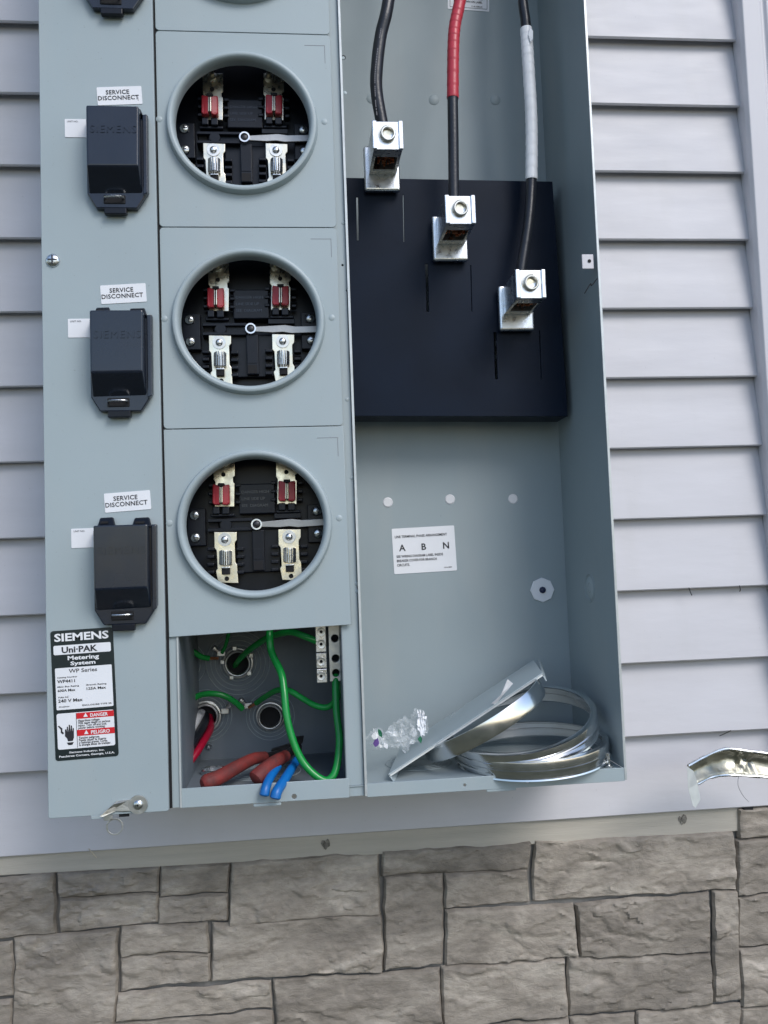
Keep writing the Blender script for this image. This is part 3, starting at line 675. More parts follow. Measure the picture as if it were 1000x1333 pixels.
# ------------------------------------------------ cable bay
# black fibre plate with slots
Yp = -.075
cs = [A(448,231.5,Yp), A(719,236.5,Yp), A(739,541.5,Yp), A(455,541,Yp)]
def slot(px0, py0, px1, py1, w=.0016):
    a, b_ = A(px0, py0, Yp), A(px1, py1, Yp); return [(a.x-w, a.z), (a.x+w, a.z), (b_.x+w, b_.z), (b_.x-w, b_.z)]
slots = [slot(465,256,466,313), slot(525,253,526,315,.0009), slot(555.5,343,557,406,.0022), slot(613,345,614.5,406,.0009), slot(644.5,432,646.5,494,.0022), slot(702.5,430,705,493,.0009)]
pl = sheet('black_plate', [[(p.x, p.z) for p in cs]]+slots, Yp, .0022, M['matte'], enc, .0004)
bm = bmesh.new(); b0 = cs[2]; b1 = cs[3]; quadbox(bm, [b1+Vector((0,.0023,.0022)), b0+Vector((0,.0023,.0022)), b0+Vector((0,.0023,0)), b1+Vector((0,.0023,0))], Vector((0,.045,0))); obj('plate_fold', bm, M['matte'], pl)
bm = bmesh.new(); b0 = cs[1]; b1 = cs[2]; quadbox(bm, [b0+Vector((-.002,.0024,0)), b0+Vector((0,.0024,0)), b1+Vector((0,.0024,.004)), b1+Vector((-.002,.0024,.004))], Vector((0,.045,0))); obj('plate_fold', bm, M['matte'], pl)
bm = bmesh.new()
for s in (0, 1, 2): 
    c = slots[s*2]; xx = (c[0][0]+c[1][0])/2
    box(bm, xx+.0018, xx+.0032, Yp+.004, Yp+.012, c[2][1]+.004, c[0][1]-.01)
obj('bus_edge', bm, M['alu'], pl)
# lugs
def lug(px, py, k):
    """px, py: lower left corner of the busbar end"""
    Yl = -.0790; dx = 0
    P0 = A(px, py, Yl); W_ = .0470; H_ = .0600
    bm = bmesh.new(); box(bm, P0.x, P0.x+W_, Yl-.0100, Yl, P0.z, P0.z+H_)
    bar = obj('bus_bar_end', bm, M['alu'], enc, False, .0030, 4)
    bw = .0360; bx0 = P0.x+.0058; zb0 = P0.z+.0205; hh = .0360; yf = Yl-.080; yb = Yl-.0105
    # hollow block: bore runs upwards, four walls
    bm = bmesh.new(); t = .0042
    box(bm, bx0, bx0+bw, yf, yf+.020, zb0, zb0+hh)
    box(bm, bx0, bx0+t, yf+.020, yb, zb0, zb0+hh); box(bm, bx0+bw-t, bx0+bw, yf+.020, yb, zb0, zb0+hh)
    box(bm, bx0+t, bx0+bw-t, yb-.014, yb, zb0, zb0+hh)
    body = obj('cable_lug', bm, M['alu'], enc, False, .0008)
    for xr in (bx0-.0012, bx0+bw-.0046):
        bm = bmesh.new(); box(bm, xr, xr+.0058, yf-.0022, yf+.0015, zb0, zb0+hh+.0006); obj('lug_rib', bm, M['alu'], body, False, .0012)
    c = Vector((bx0+bw/2, yf-.0001, zb0+hh*.54)); 
    bm = bmesh.new(); lathe(bm, [(.0064,-.004), (.0064,.0050), (.0072,.0062), (.0086,.0062), (.0096,.005), (.0099,0), (.0118,0), (.0118,-.0004)], c, (.05,-1,-.10), 32); obj('set_screw', bm, M['alu_dull'], body, True)
    bm = bmesh.new(); lathe(bm, [(0,.0001), (.0064,.0001)], c, (.05,-1,-.10), 6); obj('hex_socket', bm, M['brass'], body)
    # copper strands in the bore
    bm = bmesh.new(); rnd = random.Random(k); cx, cy_ = bx0+bw/2, (yf+.020+yb-.014)/2
    for q in range(26):
        a_ = rnd.random()*6.28; r_ = .0105*math.sqrt(rnd.random()); x_, y_ = cx+r_*math.cos(a_)*1.15, cy_+r_*math.sin(a_)
        tube(bm, [(x_, y_, zb0+.030), (x_+rnd.uniform(-1,1)*.001, y_+rnd.uniform(-1,1)*.001, zb0+rnd.uniform(.001,.007))], .0013, 6, 0)
    obj('wire_strands', bm, M['copper'], body)
    bm = bmesh.new(); box(bm, bx0+t, bx0+bw-t, yf+.0202, yb-.0142, zb0+.012, zb0+.0125); obj('bore_end', bm, M['hole'], body)
    return Vector((cx, cy_, zb0+hh))
L1 = lug(474.5, 251.5, 1); L2 = lug(563, 342, 2); L3 = lug(649, 432.5, 3)
# back wall details
for px, py in ((505,654), (586,650), (668,649.5)):
    c = A(px, py, YB-.0022); bm = bmesh.new(); lathe(bm, [(0,.0010), (.0058,.0010), (.0070,0)], (c.x, YB-.0022, c.z), seg=28); obj('white_plug', bm, M['whitewire'], enc, True)
for px, py in ((484,128), (565,130), (645,130)):
    c = A(px, py, YB-.0022); bm = bmesh.new(); lathe(bm, [(0,.0012), (.0058,.0010), (.0075,0)], (c.x, YB-.0022, c.z), seg=28); obj('dimple', bm, PI_, enc, True)
c = A(706, 768, YB-.003); bm = bmesh.new(); lathe(bm, [(0,.0022), (.0168,.0022), (.0172,.0012), (.0172,0)], (c.x, YB-.0022, c.z), seg=8); ow = obj('square_washer', bm, M['label'], enc, False, .0005); ow.name = 'octagonal_washer'
bm = bmesh.new(); lathe(bm, [(0,.0060), (.0025,.0058), (.0046,.0040), (.0048,.0020)], (c.x, YB-.0022, c.z), seg=8); obj('washer_screw', bm, mat('blue_black_screw', (.010,.018,.06), .3), enc)
# side wall knockout
def onside(px, py):
    d = FW + RT*((px-500)/FOC) - UP*((py-666.5)/FOC); t = (XR-.0017-CAMP.x)/d.x; return CAMP+d*t
c = onside(768, 765)
bm = bmesh.new(); lathe(bm, [(0,.0005), (.0135,.0005), (.0145,0)], c, (-1,0,0), 32); obj('knockout_disc', bm, P, enc, True)
for r_ in (.018, .0155, .006):
    bm = bmesh.new(); lathe(bm, [(r_-.001,0), (r_-.0004,.0007), (r_+.0004,.0007), (r_+.001,0)], c, (-1,0,0), 36); obj('knockout_ring', bm, PI_, enc, True)
# tab at the right lip
c = A(767.5, 339, YF); bm = bmesh.new(); box(bm, c.x-.0085, c.x+.0060, YF+.002, YF+.004, c.z-.0095, c.z+.0085)
tb = obj('latch_tab', bm, M['trimv'], enc, False, .0008)
bm = bmesh.new(); lathe(bm, [(0,.0004), (.0022,.0004)], (c.x+.0005, YF+.0018, c.z), seg=14); obj('tab_hole', bm, M['hole'], tb)
tubeobj('thread_wisp', [A(778,362,YF-.003), A(770,372,YF-.002), A(769,369,YF-.002), A(761,382,YF-.001)], .0006, M['hole'], tb, seg=5, k=3)
# stickers in the cable bay
Yk = YB-.0026
Mx = frame(A(513.5,747.5,Yk), A(595,742.5,Yk), A(511,688.5,Yk)); w_ = (A(595,742.5,Yk)-A(513.5,747.5,Yk)).length; h_ = (A(511,688.5,Yk)-A(513.5,747.5,Yk)).length
st = finish('phase_sticker', curve_mesh('phase_sticker', [rrect(0,w_,0,h_,.0015,3)], .0004, .0001, Mx, M['label']), enc)
T = lambda x, y: Mx @ Matrix.Translation((x*w_, y*h_, .0003))
ms = [textmesh('LINE TERMINAL PHASE ARRANGEMENT', .0048, T(.04,.79), M['ink'], .012, squeeze=.86)]
for x_, ch in ((.15,'A'), (.49,'B'), (.85,'N')): ms.append(textmesh(ch, .0125, T(x_,.50), M['ink'], .018, 'CENTER'))
for k, t in enumerate(('SEE WIRING DIAGRAM LABEL INSIDE', 'BREAKER COVER FOR BRANCH', 'CIRCUITS.')): ms.append(textmesh(t, .0047, T(.05,.355-.095*k), M['ink'], .014, squeeze=.84))
ms.append(textmesh('13-A-3047', .0026, T(.86,.07), M['ink'], .01, 'CENTER'))
joinmesh('lettering', ms, st)
Mx = frame(A(583,11,Yk), A(637,15,Yk), A(584,-60,Yk)); w_ = (A(637,15,Yk)-A(583,11,Yk)).length; h_ = .055
st = finish('warning_sticker', curve_mesh('warning_sticker', [rrect(0,w_,0,h_,.0008,2)], .0004, .0001, Mx, M['label']), enc)
b_ = .003; t_ = .0005
ms = [curve_mesh('b', [rrect(b_,w_-b_,b_,h_-b_,.0004,1), rrect(b_+t_,w_-b_-t_,b_+t_,h_-b_-t_,.0003,1)], .0002, .00003, Mx @ Matrix.Translation((0,0,.0003)), M['ink']),
      textmesh('CAUTION: USE ONLY WIRE', .0042, Mx @ Matrix.Translation((w_*.5,.0162,.0003)), M['ink'], .02, 'CENTER', squeeze=.8),
      textmesh('SIZES SHOWN ON LABEL', .0042, Mx @ Matrix.Translation((w_*.5,.0112,.0003)), M['ink'], .02, 'CENTER', squeeze=.85),
      textmesh('11-A-1082-01', .0030, Mx @ Matrix.Translation((w_*.7,.0050,.0003)), M['ink'], .01, 'CENTER')]
joinmesh('lettering', ms, st)

# ------------------------------------------------ big rating sticker on the door
Yk = YD-.0005
c00, c10, c01 = A(72.5,991,Yk), A(154.5,984,Yk), A(66,822,Yk)
Mx = frame(c00, c10, c01); w_ = (c10-c00).length; h_ = (c01-c00).length
st = finish('rating_sticker', curve_mesh('rating_sticker', [rrect(0,w_,0,h_,.003,4)], .0004, .0001, Mx, M['labelblack']), enc)
def T(x, y, e=.0004): return Mx @ Matrix.Translation((x*w_, (1-y)*h_, e))
def panel(x0, x1, y0, y1, mt, e=.0002, r=.0015):
    return curve_mesh('p', [rrect(x0*w_, x1*w_, (1-y1)*h_, (1-y0)*h_, r, 3)], .0002, .00004, Mx @ Matrix.Translation((0,0,e)), mt)
I, IW = M['ink'], M['inkwhite']
ms = [panel(.04,.955,.115,.187,M['label']), panel(.05,.955,.290,.612,M['label'],r=.001), panel(.045,.955,.640,.915,M['label'],r=.002),
      panel(.36,.955,.645,.690,M['inkred'],.0004,.0002), panel(.36,.955,.775,.822,M['inkred'],.0004,.0002),
      panel(.352,.358,.645,.91,I,.0004,.00005),
      ]
def F(t, x0, x1, y0, y1, mt, bold=.012, e=.0004):
    ms.append(textmesh(t, .01, T(x0, y1, e), mt, bold, w=(x1-x0)*w_, h=(y1-y0)*h_))
F('SIEMENS', .06, .93, .022, .085, IW, .030); F('Uni\u00b7PAK', .17, .74, .127, .176, I, .028)
F('Metering', .26, .76, .200, .243, IW, .028); F('System', .30, .70, .244, .283, IW, .028)
F('WP Series', .27, .72, .302, .332, I, .008)
F('Catalog Number', .08, .40, .357, .371, I); F('WP4411', .08, .36, .380, .405, I, .02)
F('Main Bus Rating', .08, .42, .428, .443, I); F('600A Max', .08, .36, .453, .473, I, .02)
F('Branch Rating', .54, .86, .428, .443, I); F('125A Max', .54, .85, .453, .473, I, .02)
F('Volts AC', .08, .25, .508, .521, I); F('240 V Max', .08, .47, .530, .556, I, .02); F('Outdoor', .09, .26, .582, .593, I)
F('ENCLOSURE TYPE 3R', .46, .93, .582, .594, I)
F('DANGER', .58, .86, .655, .682, IW, .02, .0007); F('PELIGRO', .58, .88, .786, .814, IW, .02, .0007)
F('Siemens Industry, Inc.', .22, .78, .935, .953, IW, .02); F('Peachtree Corners, Georgia, U.S.A.', .06, .94, .961, .981, IW, .02)
for k, t in enumerate(('Hazardous voltage.', 'Will cause death or serious', 'injury. Turn off and lock', 'power before working.')): ms.append(textmesh(t, .0034, T(.38,.713+.0185*k), I, .016, squeeze=.9))
for k, t in enumerate(('Tensi\u00f3n peligrosa.', 'Puede causar la muerte', 'o lesiones graves. Corte', 'la energ\u00eda antes de trabajar.')): ms.append(textmesh(t, .0034, T(.38,.845+.0180*k), I, .016, squeeze=.9))
for xx, yy in ((.47,.683), (.47,.815)):
    tri = [(xx*w_, (1-yy+.004)*h_), ((xx+.07)*w_, (1-yy+.004)*h_), ((xx+.035)*w_, (1-yy+.034)*h_)]
    ms.append(curve_mesh('t', [tri], .0002, .00002, Mx @ Matrix.Translation((0,0,.0007)), IW))
# hand and shock arrow pictogram
def blob(pts, e=.0005): return curve_mesh('h', [[(x*w_, (1-y)*h_) for x, y in pts]], .0002, .00002, Mx @ Matrix.Translation((0,0,e)), I)
ms.append(blob([(.17,.765),(.19,.76),(.205,.79),(.20,.745),(.215,.742),(.228,.79),(.232,.73),(.25,.73),(.255,.79),(.265,.735),(.282,.738),(.282,.79),(.295,.755),(.31,.76),(.305,.83),(.285,.855),(.21,.855),(.195,.83),(.165,.815)]))
ms.append(blob([(.19,.865),(.30,.865),(.275,.885),(.215,.885)])); ms.append(blob([(.06,.735),(.075,.730),(.13,.755),(.125,.775),(.15,.79),(.135,.80),(.10,.785),(.105,.762)]))
joinmesh('lettering', ms, st)

# hasp at the bottom of the door
c = A(180, 1047.5, YD-.001)
bm = bmesh.new(); lathe(bm, [(0,.0012), (.0100,.0012), (.0104,0)], c, seg=28); hp = obj('hasp_washer', bm, M['alu_dull'], enc, True)
screw(hp, c+Vector((0,-.0013,0)), .0052, .0022, M['steel'], name='hasp_screw'); bm = bmesh.new(); lathe(bm, [(0,.0024), (.0012,.0024), (.0012,.002)], c+Vector((0,-.0013,0)), seg=6); obj('screw_socket', bm, M['hole'], hp)
Yh = YD-.0012
slab('hasp_arm', [A(175,1040,Yh), A(152,1043,Yh), A(147,1048,Yh-.004), A(129,1063,Yh-.007), A(134,1064,Yh-.006), A(151,1056,Yh-.001), A(160,1057,Yh), A(176,1056,Yh)], (0,.0012,0), M['alu_dull'], hp, .0003)
bm = bmesh.new(); cc = A(149.5, 1076, YD+.002); lathe(bm, [(.0075,0), (.0075,.0012), (.0092,.0012), (.0092,0)], cc, seg=28, closed=True); box(bm, cc.x-.011, cc.x-.002, cc.y-.0012, cc.y, cc.z+.007, cc.z+.013); obj('hasp_ring', bm, M['alu_dull'], hp, False, .0002)
a = A(119,1063,YD+.001); bm = bmesh.new(); box(bm, a.x, a.x+.012, YD-.0006, YD+.006, a.z-.0028, a.z+.001); obj('hasp_tongue', bm, M['paint'], hp, False, .0004)
bm = bmesh.new(); a = A(154,1060,YD-.001); box(bm, a.x, a.x+.011, YD+.002, YD+.004, a.z-.004, a.z+.003); obj('hasp_slot', bm, M['hole'], hp, False, .0004)

# ================================================================ CABLES
def cable(label, pts, r, matl, tapes=()):
    o = tubeobj('power_cable', pts, r, matl, seg=20, k=10, wob=.015); tag(o, label, 'cable', 'power cables clamped in the lugs')
    for tp, tr, tm, nm in tapes:
        bm = bmesh.new(); tube(bm, tp, lambda t: tr*(.975+.05*((t*15) % 1)), 20, 40)
        obj(nm, bm, tm, o, True)
    return o
def toplug(L): return Vector((L.x, L.y, L.z-.02))
Yc = L1.y
tagp = lambda pts, Y: [A(x, y, Y) for x, y in pts]
c1 = cable('black power cable with faint white print, bending into the uppermost lug at left', [A(522,-260,Yc+.03), A(516,-80,Yc+.02)]+tagp([(505,6), (496,45), (491,85), (490.5,120)], Yc)+[L1+Vector((0,0,.002)), toplug(L1)], .0080, M['cable'])
me = []
# printed line of dashes along the first cable
bm = bmesh.new(); P1 = smoothpts(tagp([(501,14), (494,50), (488.5,95), (489,130), (491,150)], Yc-.0079), 14)
for i in range(0, len(P1)-1, 1):
    if random.random() < .72:
        a, b_ = P1[i], P1[i]+(P1[i+1]-P1[i])*.7; quadbox(bm, [a+Vector((-.0006,0,0)), a+Vector((.0005,0,0)), b_+Vector((.0005,0,0)), b_+Vector((-.0006,0,0))], Vector((0,.0006,0)))
pr = obj('printed_line', bm, M['inkgrey'], c1)
r2 = tagp([(612,-80), (599,0), (592,35), (590,70), (589.5,128)], Yc)
cable('black power cable wrapped in red tape, running down to the middle lug', [A(622,-260,Yc+.03)]+r2+tagp([(590,170)], Yc)+[L2+Vector((0,0,.002)), toplug(L2)], .0070, M['cable'], [(r2, .0078, M['redtape'], 'red_tape')])
r3 = tagp([(685,37), (688,85), (692,160), (692,234)], Yc+.01)
c3 = cable('black power cable wrapped in white tape, running down to the lowest lug at right', [A(672,-260,Yc+.03), A(679,-30,Yc+.012), A(684,25,Yc+.01)]+r3+[A(688,290,Yc+.004), L3+Vector((-.002,0,.004)), toplug(L3)], .0066, M['cable'], [(r3, .0080, M['whitetape'], 'white_tape')])
slab('tape_flap', [A(690,35,Yc), A(694,40,Yc-.001), A(694,50,Yc-.001), A(691,55,Yc), A(688,45,Yc)], (0,.001,0), M['whitetape'], c3)

# ground wires
def wire(label, pts, r=.0030, matl=None, bare=None, grp='green ground wires in the bottom of the meter bay', cat='wire', name='ground_wire'):
    o = tubeobj(name, pts, r, matl or M['green'], seg=12, k=10); tag(o, label, cat, grp)
    if bare: tubeobj('bare_copper', bare, r*.55, M['copper'], o, seg=8, k=3)
    return o
wire('green wire from the left edge to the clamp beside the upper round bushing', [A(214,832,-.05), A(235,838,-.05), A(250,847,-.05), A(262,855,-.045), A(272,857,-.04)], .0036, bare=[A(272,857,-.04), A(284,857,-.035)])
wire('thin green wire rising from the clamp to behind the lowest meter cover', [A(289,850,-.035), A(293,842,-.04), A(297,828,-.05), A(302,805,-.06)], .0024)
wire('green wire curving from the upper round bushing up to the silver ground lugs', [A(306,867,-.004), A(309,862,-.02), A(318,852,-.04), A(333,840,-.07), A(352,829,-.10), A(378,823,-.13), A(398,829,-.145), A(413,835,-.146)], .0041)
wire('bright green wire hanging in a long loop in front of the other green wires', [A(352,815,-.12), A(351,828,-.13), A(354,850,-.135), A(366,876,-.15), A(370,900,-.16), A(373,930,-.168), A(380,960,-.172), A(392,988,-.176), A(408,1007,-.180), A(425,1016,-.182), A(437,1003,-.178), A(442,965,-.165), A(438,925,-.152), A(437,888,-.142), A(437.5,880,-.136)], .0044)
wire('green wire arching from the lower left clamp to the clamp by the lower round bushing', [A(236,925,-.045), A(247,914,-.045), A(258,906,-.045), A(275,903,-.05), A(292,906,-.05), A(306,914,-.045), A(316,923,-.04)], .0039, bare=[A(236,925,-.045), A(243,918,-.043), A(252,912,-.04)])
wire('green wire waving from the lower clamp past the long loop to the terminal bar', [A(334,915,-.04), A(344,908,-.055), A(360,899,-.08), A(376,899,-.10), A(395,910,-.11), A(412,919,-.12), A(428,920,-.125), A(441,906,-.13), A(445,888,-.13), A(444,880,-.135)], .0038, bare=[A(324,921,-.035), A(334,915,-.04)])
for lab, mt, dxx, dyy, r_ in (('black insulated wire', M['cable'], 0, 0, .0058), ('dark red insulated wire', M['redwire'], 8, 6, .0048), ('white insulated wire', M['whitewire'], -9, -7, .0062)):
    wire({0: 'thick black wire leaving the lower left round bushing, between white and red ones', 8: 'dark red wire curving from the lower left round bushing to the bay floor', -9: 'short white wire at the left edge beside the lower left bushing'}[dxx],
         [A(268+dxx*.6,930+dyy*.3,-.004), A(266+dxx,942+dyy,-.03), A(257+dxx*1.1,958+dyy,-.06), A(244+dxx*1.1,976+dyy*1.4,-.08), A(228+dxx*.8,995+dyy*2,-.095)], r_, mt, grp='insulated wires in the lower left bushing', name='insulated_wire')

# ================================================================ TOOLS
t = empty('pliers', A(350, 985, -.12), 'pliers with worn red grips lying open on the floor of the meter bay', 'pliers')
def grip(parent, pts, r0, r1, mt, name='grip'):
    bm = bmesh.new(); tube(bm, pts, lambda s: (r0+(r1-r0)*s)*(1 if s > .06 else (.55+.45*math.sqrt(s/.06))), 14, 8); obj(name, bm, mt, parent, True)
grip(t, [A(263,1021,-.188), A(285,1012,-.176), A(310,998,-.155), A(330,988,-.135), A(345,985,-.12)], .0095, .0062, M['handle_red'])
grip(t, [A(331,1016,-.190), A(344,1003,-.180), A(358,992,-.165), A(372,984,-.145)], .0100, .0068, M['handle_red'])
bm = bmesh.new(); tube(bm, [A(342,985,-.12), A(358,982,-.10), A(380,975,-.08)], .0042, 10, 5); tube(bm, [A(368,985,-.15), A(378,978,-.12), A(388,970,-.08)], .0045, 10, 5); obj('pliers_arm', bm, M['toolsteel'], t, True)
hd = [A(352,977,-.09), A(388,966,-.09), A(392,976,-.10), A(384,983,-.10), A(356,985,-.10)]
slab('pliers_head', hd, (0,.012,0), M['toolsteel'], t, .002)
t = empty('wire_strippers', A(365, 1010, -.15), 'hand tool with blue grips hanging over the bottom lip of the meter bay', 'hand tool')
grip(t, [A(344,1037,-.206), A(346,1026,-.203), A(352,1012,-.19), A(362,998,-.165)], .0058, .0045, M['handle_blue'])
grip(t, [A(358,1041,-.208), A(361,1030,-.205), A(370,1016,-.19), A(380,1000,-.165), A(386,990,-.14)], .0062, .0048, M['handle_blue'])
bm = bmesh.new(); tube(bm, [A(361,999,-.166), A(372,988,-.14), A(384,975,-.10)], .0034, 8, 4); tube(bm, [A(385,992,-.142), A(388,984,-.12), A(390,972,-.09)], .0034, 8, 4); obj('tool_arm', bm, M['toolsteel'], t, True)
slab('tool_head', [A(378,972,-.10), A(394,968,-.10), A(396,958,-.08), A(384,960,-.08)], (0,.006,0), M['toolsteel'], t, .001)

# ================================================================ LOOSE RINGS AND LID
def ring_mesh(c, n, r, h, seed=0, seg=96):
    bm = bmesh.new()
    prof = [(r,0), (r-.0006,h*.08), (r-.0022,h*.12), (r-.0022,h*.30), (r-.0004,h*.34), (r,h*.45), (r,h*.52), (r-.0012,h*.56), (r-.0012,h*.62), (r,h*.66), (r,h*.86), (r-.0005,h*.97), (r-.003,h), (r-.0075,h*.985), (r-.0082,h*.95), (r-.0080,h*.90), (r-.0062,h*.88), (r-.0035,h*.80), (r-.0035,h*.58), (r-.0052,h*.54), (r-.0052,h*.50), (r-.0035,h*.46), (r-.0035,h*.10), (r-.0012,0)]
    lathe(bm, prof, c, n, seg, closed=True); return bm
def pose(view_tilt, roll):
    """ring axis: tipped towards the camera by view_tilt and rolled to the left by roll"""
    return Vector((-math.sin(roll), -math.sin(view_tilt)*math.cos(roll), math.cos(view_tilt)*math.cos(roll)))
rings = []
zfl = ZB+.0125
n1 = pose(R(4), R(3)); c1_ = A(693, 984, -.130); c1_.z = zfl+.0050
n2 = pose(R(14), R(11)); c2_ = A(681, 957, -.125)
r1 = obj('meter_ring', ring_mesh(c1_, n1, .0935, .022), M['stainless'], None, True); tag(r1, 'stainless sealing ring lying flat on the cable bay floor, lower of the two loose rings', 'metal ring', 'loose stainless sealing rings')
r2_ = obj('meter_ring', ring_mesh(c2_, n2, .0935, .024), M['stainless'], None, True); tag(r2_, 'stainless sealing ring lying tilted on top of the other loose ring', 'metal ring', 'loose stainless sealing rings')
lid = empty('cover_plate', A(600, 950, -.12), 'grey blank meter cover plate with a stainless band, leaning against the loose rings', 'cover plate')
a, b_, c_, d_ = A(505.5,1008,-.186), A(706,876,-.150), A(688,862,-.055), A(521,973,-.070)
ux = (b_-a).normalized(); nn = ux.cross((d_-a)).normalized()
if nn.z < 0: nn = -nn
d2 = a+(d_-a); c2x = b_+(d_-a)
slab('plate', [a, b_, c2x*.5+c_*.5, d2], -nn*.0014, P, lid, .0004)
vy = (d_-a).normalized()
slab('plate_lip', [a-nn*.0015, b_-nn*.0015, b_-nn*.0035, a-nn*.0035], vy*.0012, M['edge'], lid)
slab('plate_end', [a-nn*.0015, d2-nn*.0015, d2-nn*.011, a-nn*.011+ux*.001], ux*.0012, P, lid)
slab('plate_end', [b_-nn*.0015, c2x-nn*.0015, c2x-nn*.011, b_-nn*.011], -ux*.0012, P, lid)
cc = a+(b_-a)*.56+(d_-a)*.30-nn*.0018
bm = bmesh.new(); lathe(bm, [(.083,0), (.0835,.003), (.0835,.017), (.0825,.020), (.079,.0205), (.079,.018), (.081,.016), (.081,0)], cc, -nn, 96, closed=True); obj('lid_band', bm, M['stainless'], lid, True)
# white paper corner sticking out
t0 = A(648,908,-.150)
pc = slab('paper_scrap', [A(640,916,-.165), A(652,905,-.165), A(661,884,-.165), A(668,890,-.16), A(655,905,-.16), A(646,917,-.16)], (0,.001,0), M['label']); tag(pc, 'small white paper scrap sticking up behind the stainless band of the leaning lid', 'paper scrap')
# crumpled wrapper
def crumple(name, c, rx, ry, rz, seed, mt, parent=None):
    bm = bmesh.new(); bmesh.ops.create_icosphere(bm, subdivisions=4, radius=1)
    for v in bm.verts:
        p_ = v.co.copy(); f = 1+.7*noise.noise(p_*1.4+Vector((seed,0,0)))+.5*abs(noise.noise(p_*2.6+Vector((0,seed,0))))+.05*noise.noise(p_*8)
        v.co = Vector((p_.x*rx*f, p_.y*ry*f, p_.z*rz*f))+c
    return obj(name, bm, mt, parent)
def film_sheet(name, c, hx, hy, hz, seed, parent=None, n=34, mt=None):
    """thin crinkled film: a sheet folded along sharp random creases"""
    bm = bmesh.new(); rows = []
    for j in range(n+1):
        row = []
        for i in range(n+1):
            u, v = i/n*2-1, j/n*2-1; q = Vector((u*1.5, v*1.5, seed))
            rag = 1+.28*noise.noise(Vector((math.atan2(v, u)*1.3, seed, 4)))
            k1 = abs(noise.noise(q*1.1))*2-.4; k2 = abs(noise.noise(q*2.0+Vector((3,1,0)))); k3 = noise.noise(q*2+Vector((8,0,0)))
            k = max(abs(u), abs(v))/max(1e-6, math.hypot(u, v)) if (u or v) else 1
            row.append(bm.verts.new(c+Vector((u*k*hx*rag+k2*.004, (k1*.8+k2*.5)*hy, v*k*hz*rag+k1*hz*.4+k3*.003))))
        rows.append(row)
    for a_, b_ in zip(rows[:-1], rows[1:]):
        for i in range(n): bm.faces.new((a_[i], a_[i+1], b_[i+1], b_[i]))
    me_o = obj(name, bm, mt or M['film'], parent, True); return me_o
wr = film_sheet('plastic_wrapper', A(498,962,-.150), .022, .006, .012, 3.3); tag(wr, 'crumpled clear plastic wrapper with green print in the left corner of the cable bay', 'wrapper')
film_sheet('wrapper_fold', A(522,955,-.135), .018, .005, .019, 9.1, wr); film_sheet('wrapper_fold', A(545,944,-.130), .012, .004, .018, 5.7, wr)
film_sheet('wrapper_fold', A(548,941,-.133), .0055, .004, .014, 1.2, wr, 14, M['whitetape'])
grn = mat('green_wrapper_print', (.02,.16,.08), .4); prp = mat('purple_wrapper_print', (.12,.06,.25), .4)
for k, (px, py, mt) in enumerate(((495,955,grn), (490,968,prp), (488,958,M['whitetape']), (547,962,grn), (503,972,M['whitetape']))):
    c = A(px, py, -.163); bm = bmesh.new(); rnd = random.Random(k+4)
    ps = [c+Vector((.0032*math.cos(q*1.05)*(.5+rnd.random()), .002*rnd.random(), .005*math.sin(q*1.05)*(.4+rnd.random()))) for q in range(6)]
    quadbox(bm, ps, Vector((0,.0006,0))); obj('wrapper_print', bm, mt, wr)
# loose screws by the rings
for px, py, lab in ((787, 998, 'small zinc screw standing on its head in the right corner of the cable bay'),):
    c = A(793, 1000, -.183); c.z = zfl; bm = bmesh.new(); lathe(bm, [(0,0), (.0052,0), (.0052,.0022), (.002,.0030), (.002,.016), (0,.018)], c, (0,0,1), 16); tag(obj('loose_screw', bm, M['steel'], None, True), lab, 'screw')

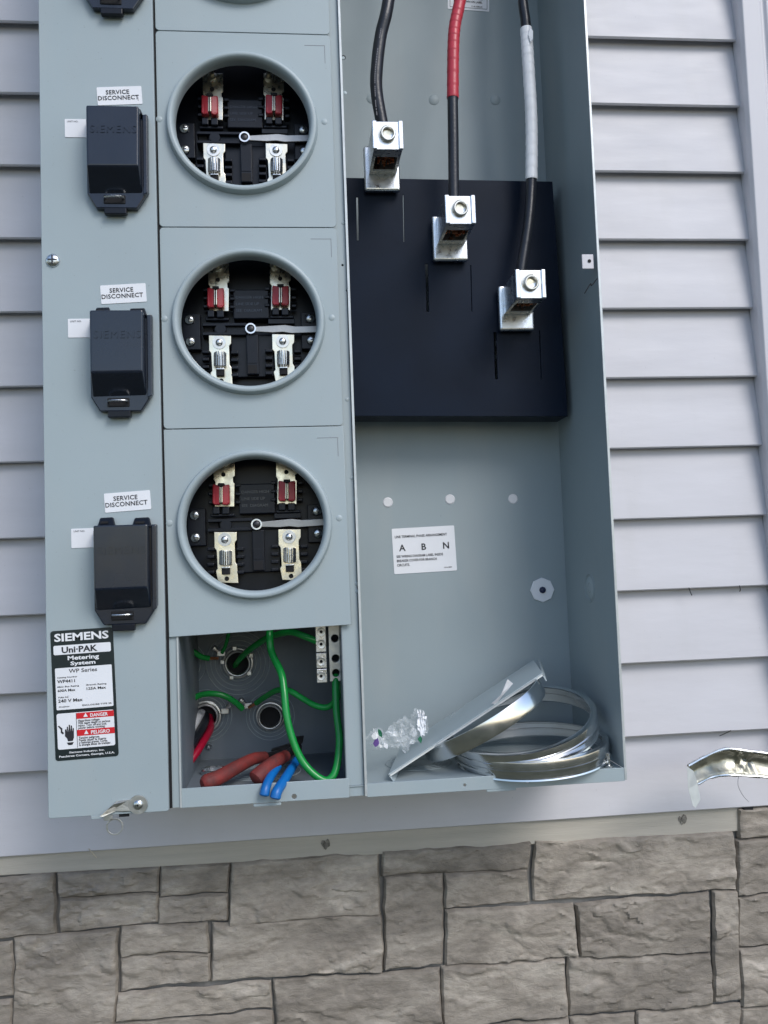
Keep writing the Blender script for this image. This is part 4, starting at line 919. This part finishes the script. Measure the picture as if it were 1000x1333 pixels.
# ================================================================ BENT STRAP AT THE RIGHT
top = [A(896,997,-.115), A(918,985,-.100), A(944,975,-.085), A(972,977.5,-.085), A(1000,981,-.09), A(1045,990,-.10)]
bot = [A(908,1021,-.112), A(926,1012,-.100), A(946,1009,-.088), A(972,1010,-.088), A(1000,1012,-.09), A(1045,1020,-.10)]
tp, bt = smoothpts(top, 9), smoothpts(bot, 9)
strapm = mat('crumpled_steel', (.36,.35,.29), .40, 1, .2, 40, .6, 60, rvar=.1, bdist=.0015)
bs = empty('bent_strap', A(950,1000,-.09), 'torn and bent stainless sealing strap in front of the siding at the lower right', 'metal strap')
bm = bmesh.new(); rows = []
for i, (p0, p1) in enumerate(zip(tp, bt)):
    row = []
    for j in range(9):
        s = j/8; p_ = p0.lerp(p1, s); kx = math.exp(-((i-26)/5)**2); 
        p_.y += .009*math.sin(math.pi*s)+kx*.008*noise.noise(p_*160)+.0015*noise.noise(p_*60); row.append(bm.verts.new(p_))
    rows.append(row)
for a, b_ in zip(rows[:-1], rows[1:]):
    for j in range(8): bm.faces.new((a[j], a[j+1], b_[j+1], b_[j]))
o = obj('strap_band', bm, strapm, bs, True); sm = o.modifiers.new('thick', 'SOLIDIFY'); sm.thickness = .0008
tubeobj('rolled_edge', top, .0019, M['alu'], bs, seg=8, wob=.6); tubeobj('rolled_edge', bot, .0019, M['alu'], bs, seg=8, wob=.6)
slab('end_tab', [A(894.5,998,-.1165), A(903,1004,-.115), A(908.5,1020,-.114), A(912,1041,-.116), A(906,1052,-.120), A(902,1049,-.121), A(896,1027,-.119)], (.0006,.001,0), M['edge'], bs, .0003)
tubeobj('thread_wisp', [A(962,1008,-.088), A(961,1022,-.086), A(967,1035,-.07), A(975,1044,-.05)], .0003, M['inkgrey'], bs, seg=5, k=4)
# straw and debris
def straw(name, pts, lab, mt): tag(tubeobj(name, pts, .0006, mt, seg=5, k=3), lab, 'straw')
dry = mat('dry_straw', (.55,.48,.36), .7)
straw('straw', [A(114,1103,.003), A(119,1109,-.003), A(126,1117,-.002)], 'pale dry straw stuck to the ledge below the left end of the enclosure', dry)
dk = mat('dark_debris', (.03,.03,.03), .8)
for k, (pts, lab) in enumerate(((((897,765), (899,771), (901,775)), 'short dark fibre hanging from the siding lip right of the enclosure, left one of two'), (((963,762), (964,768), (963,770)), 'short dark fibre hanging from the siding lip near the right edge'), (((937,958), (944,955), (952,951)), 'dark speck of debris on the siding lip above the bent strap'))):
    tag(tubeobj('fibre', [A(x, y, -.0035) for x, y in pts], .0007, dk, seg=5, k=3), lab, 'fibre')
# black block painting in the shaded gap below the siding at the right corner
bm = bmesh.new(); a = A(968,1054,.002); box(bm, a.x, a.x+.014, .001, .012, a.z-.004, a.z+.003); tag(obj('gap_shade_block', bm, M['hole']), 'small black block painting the shaded gap between siding and stone at the right edge', 'shaded_gap')
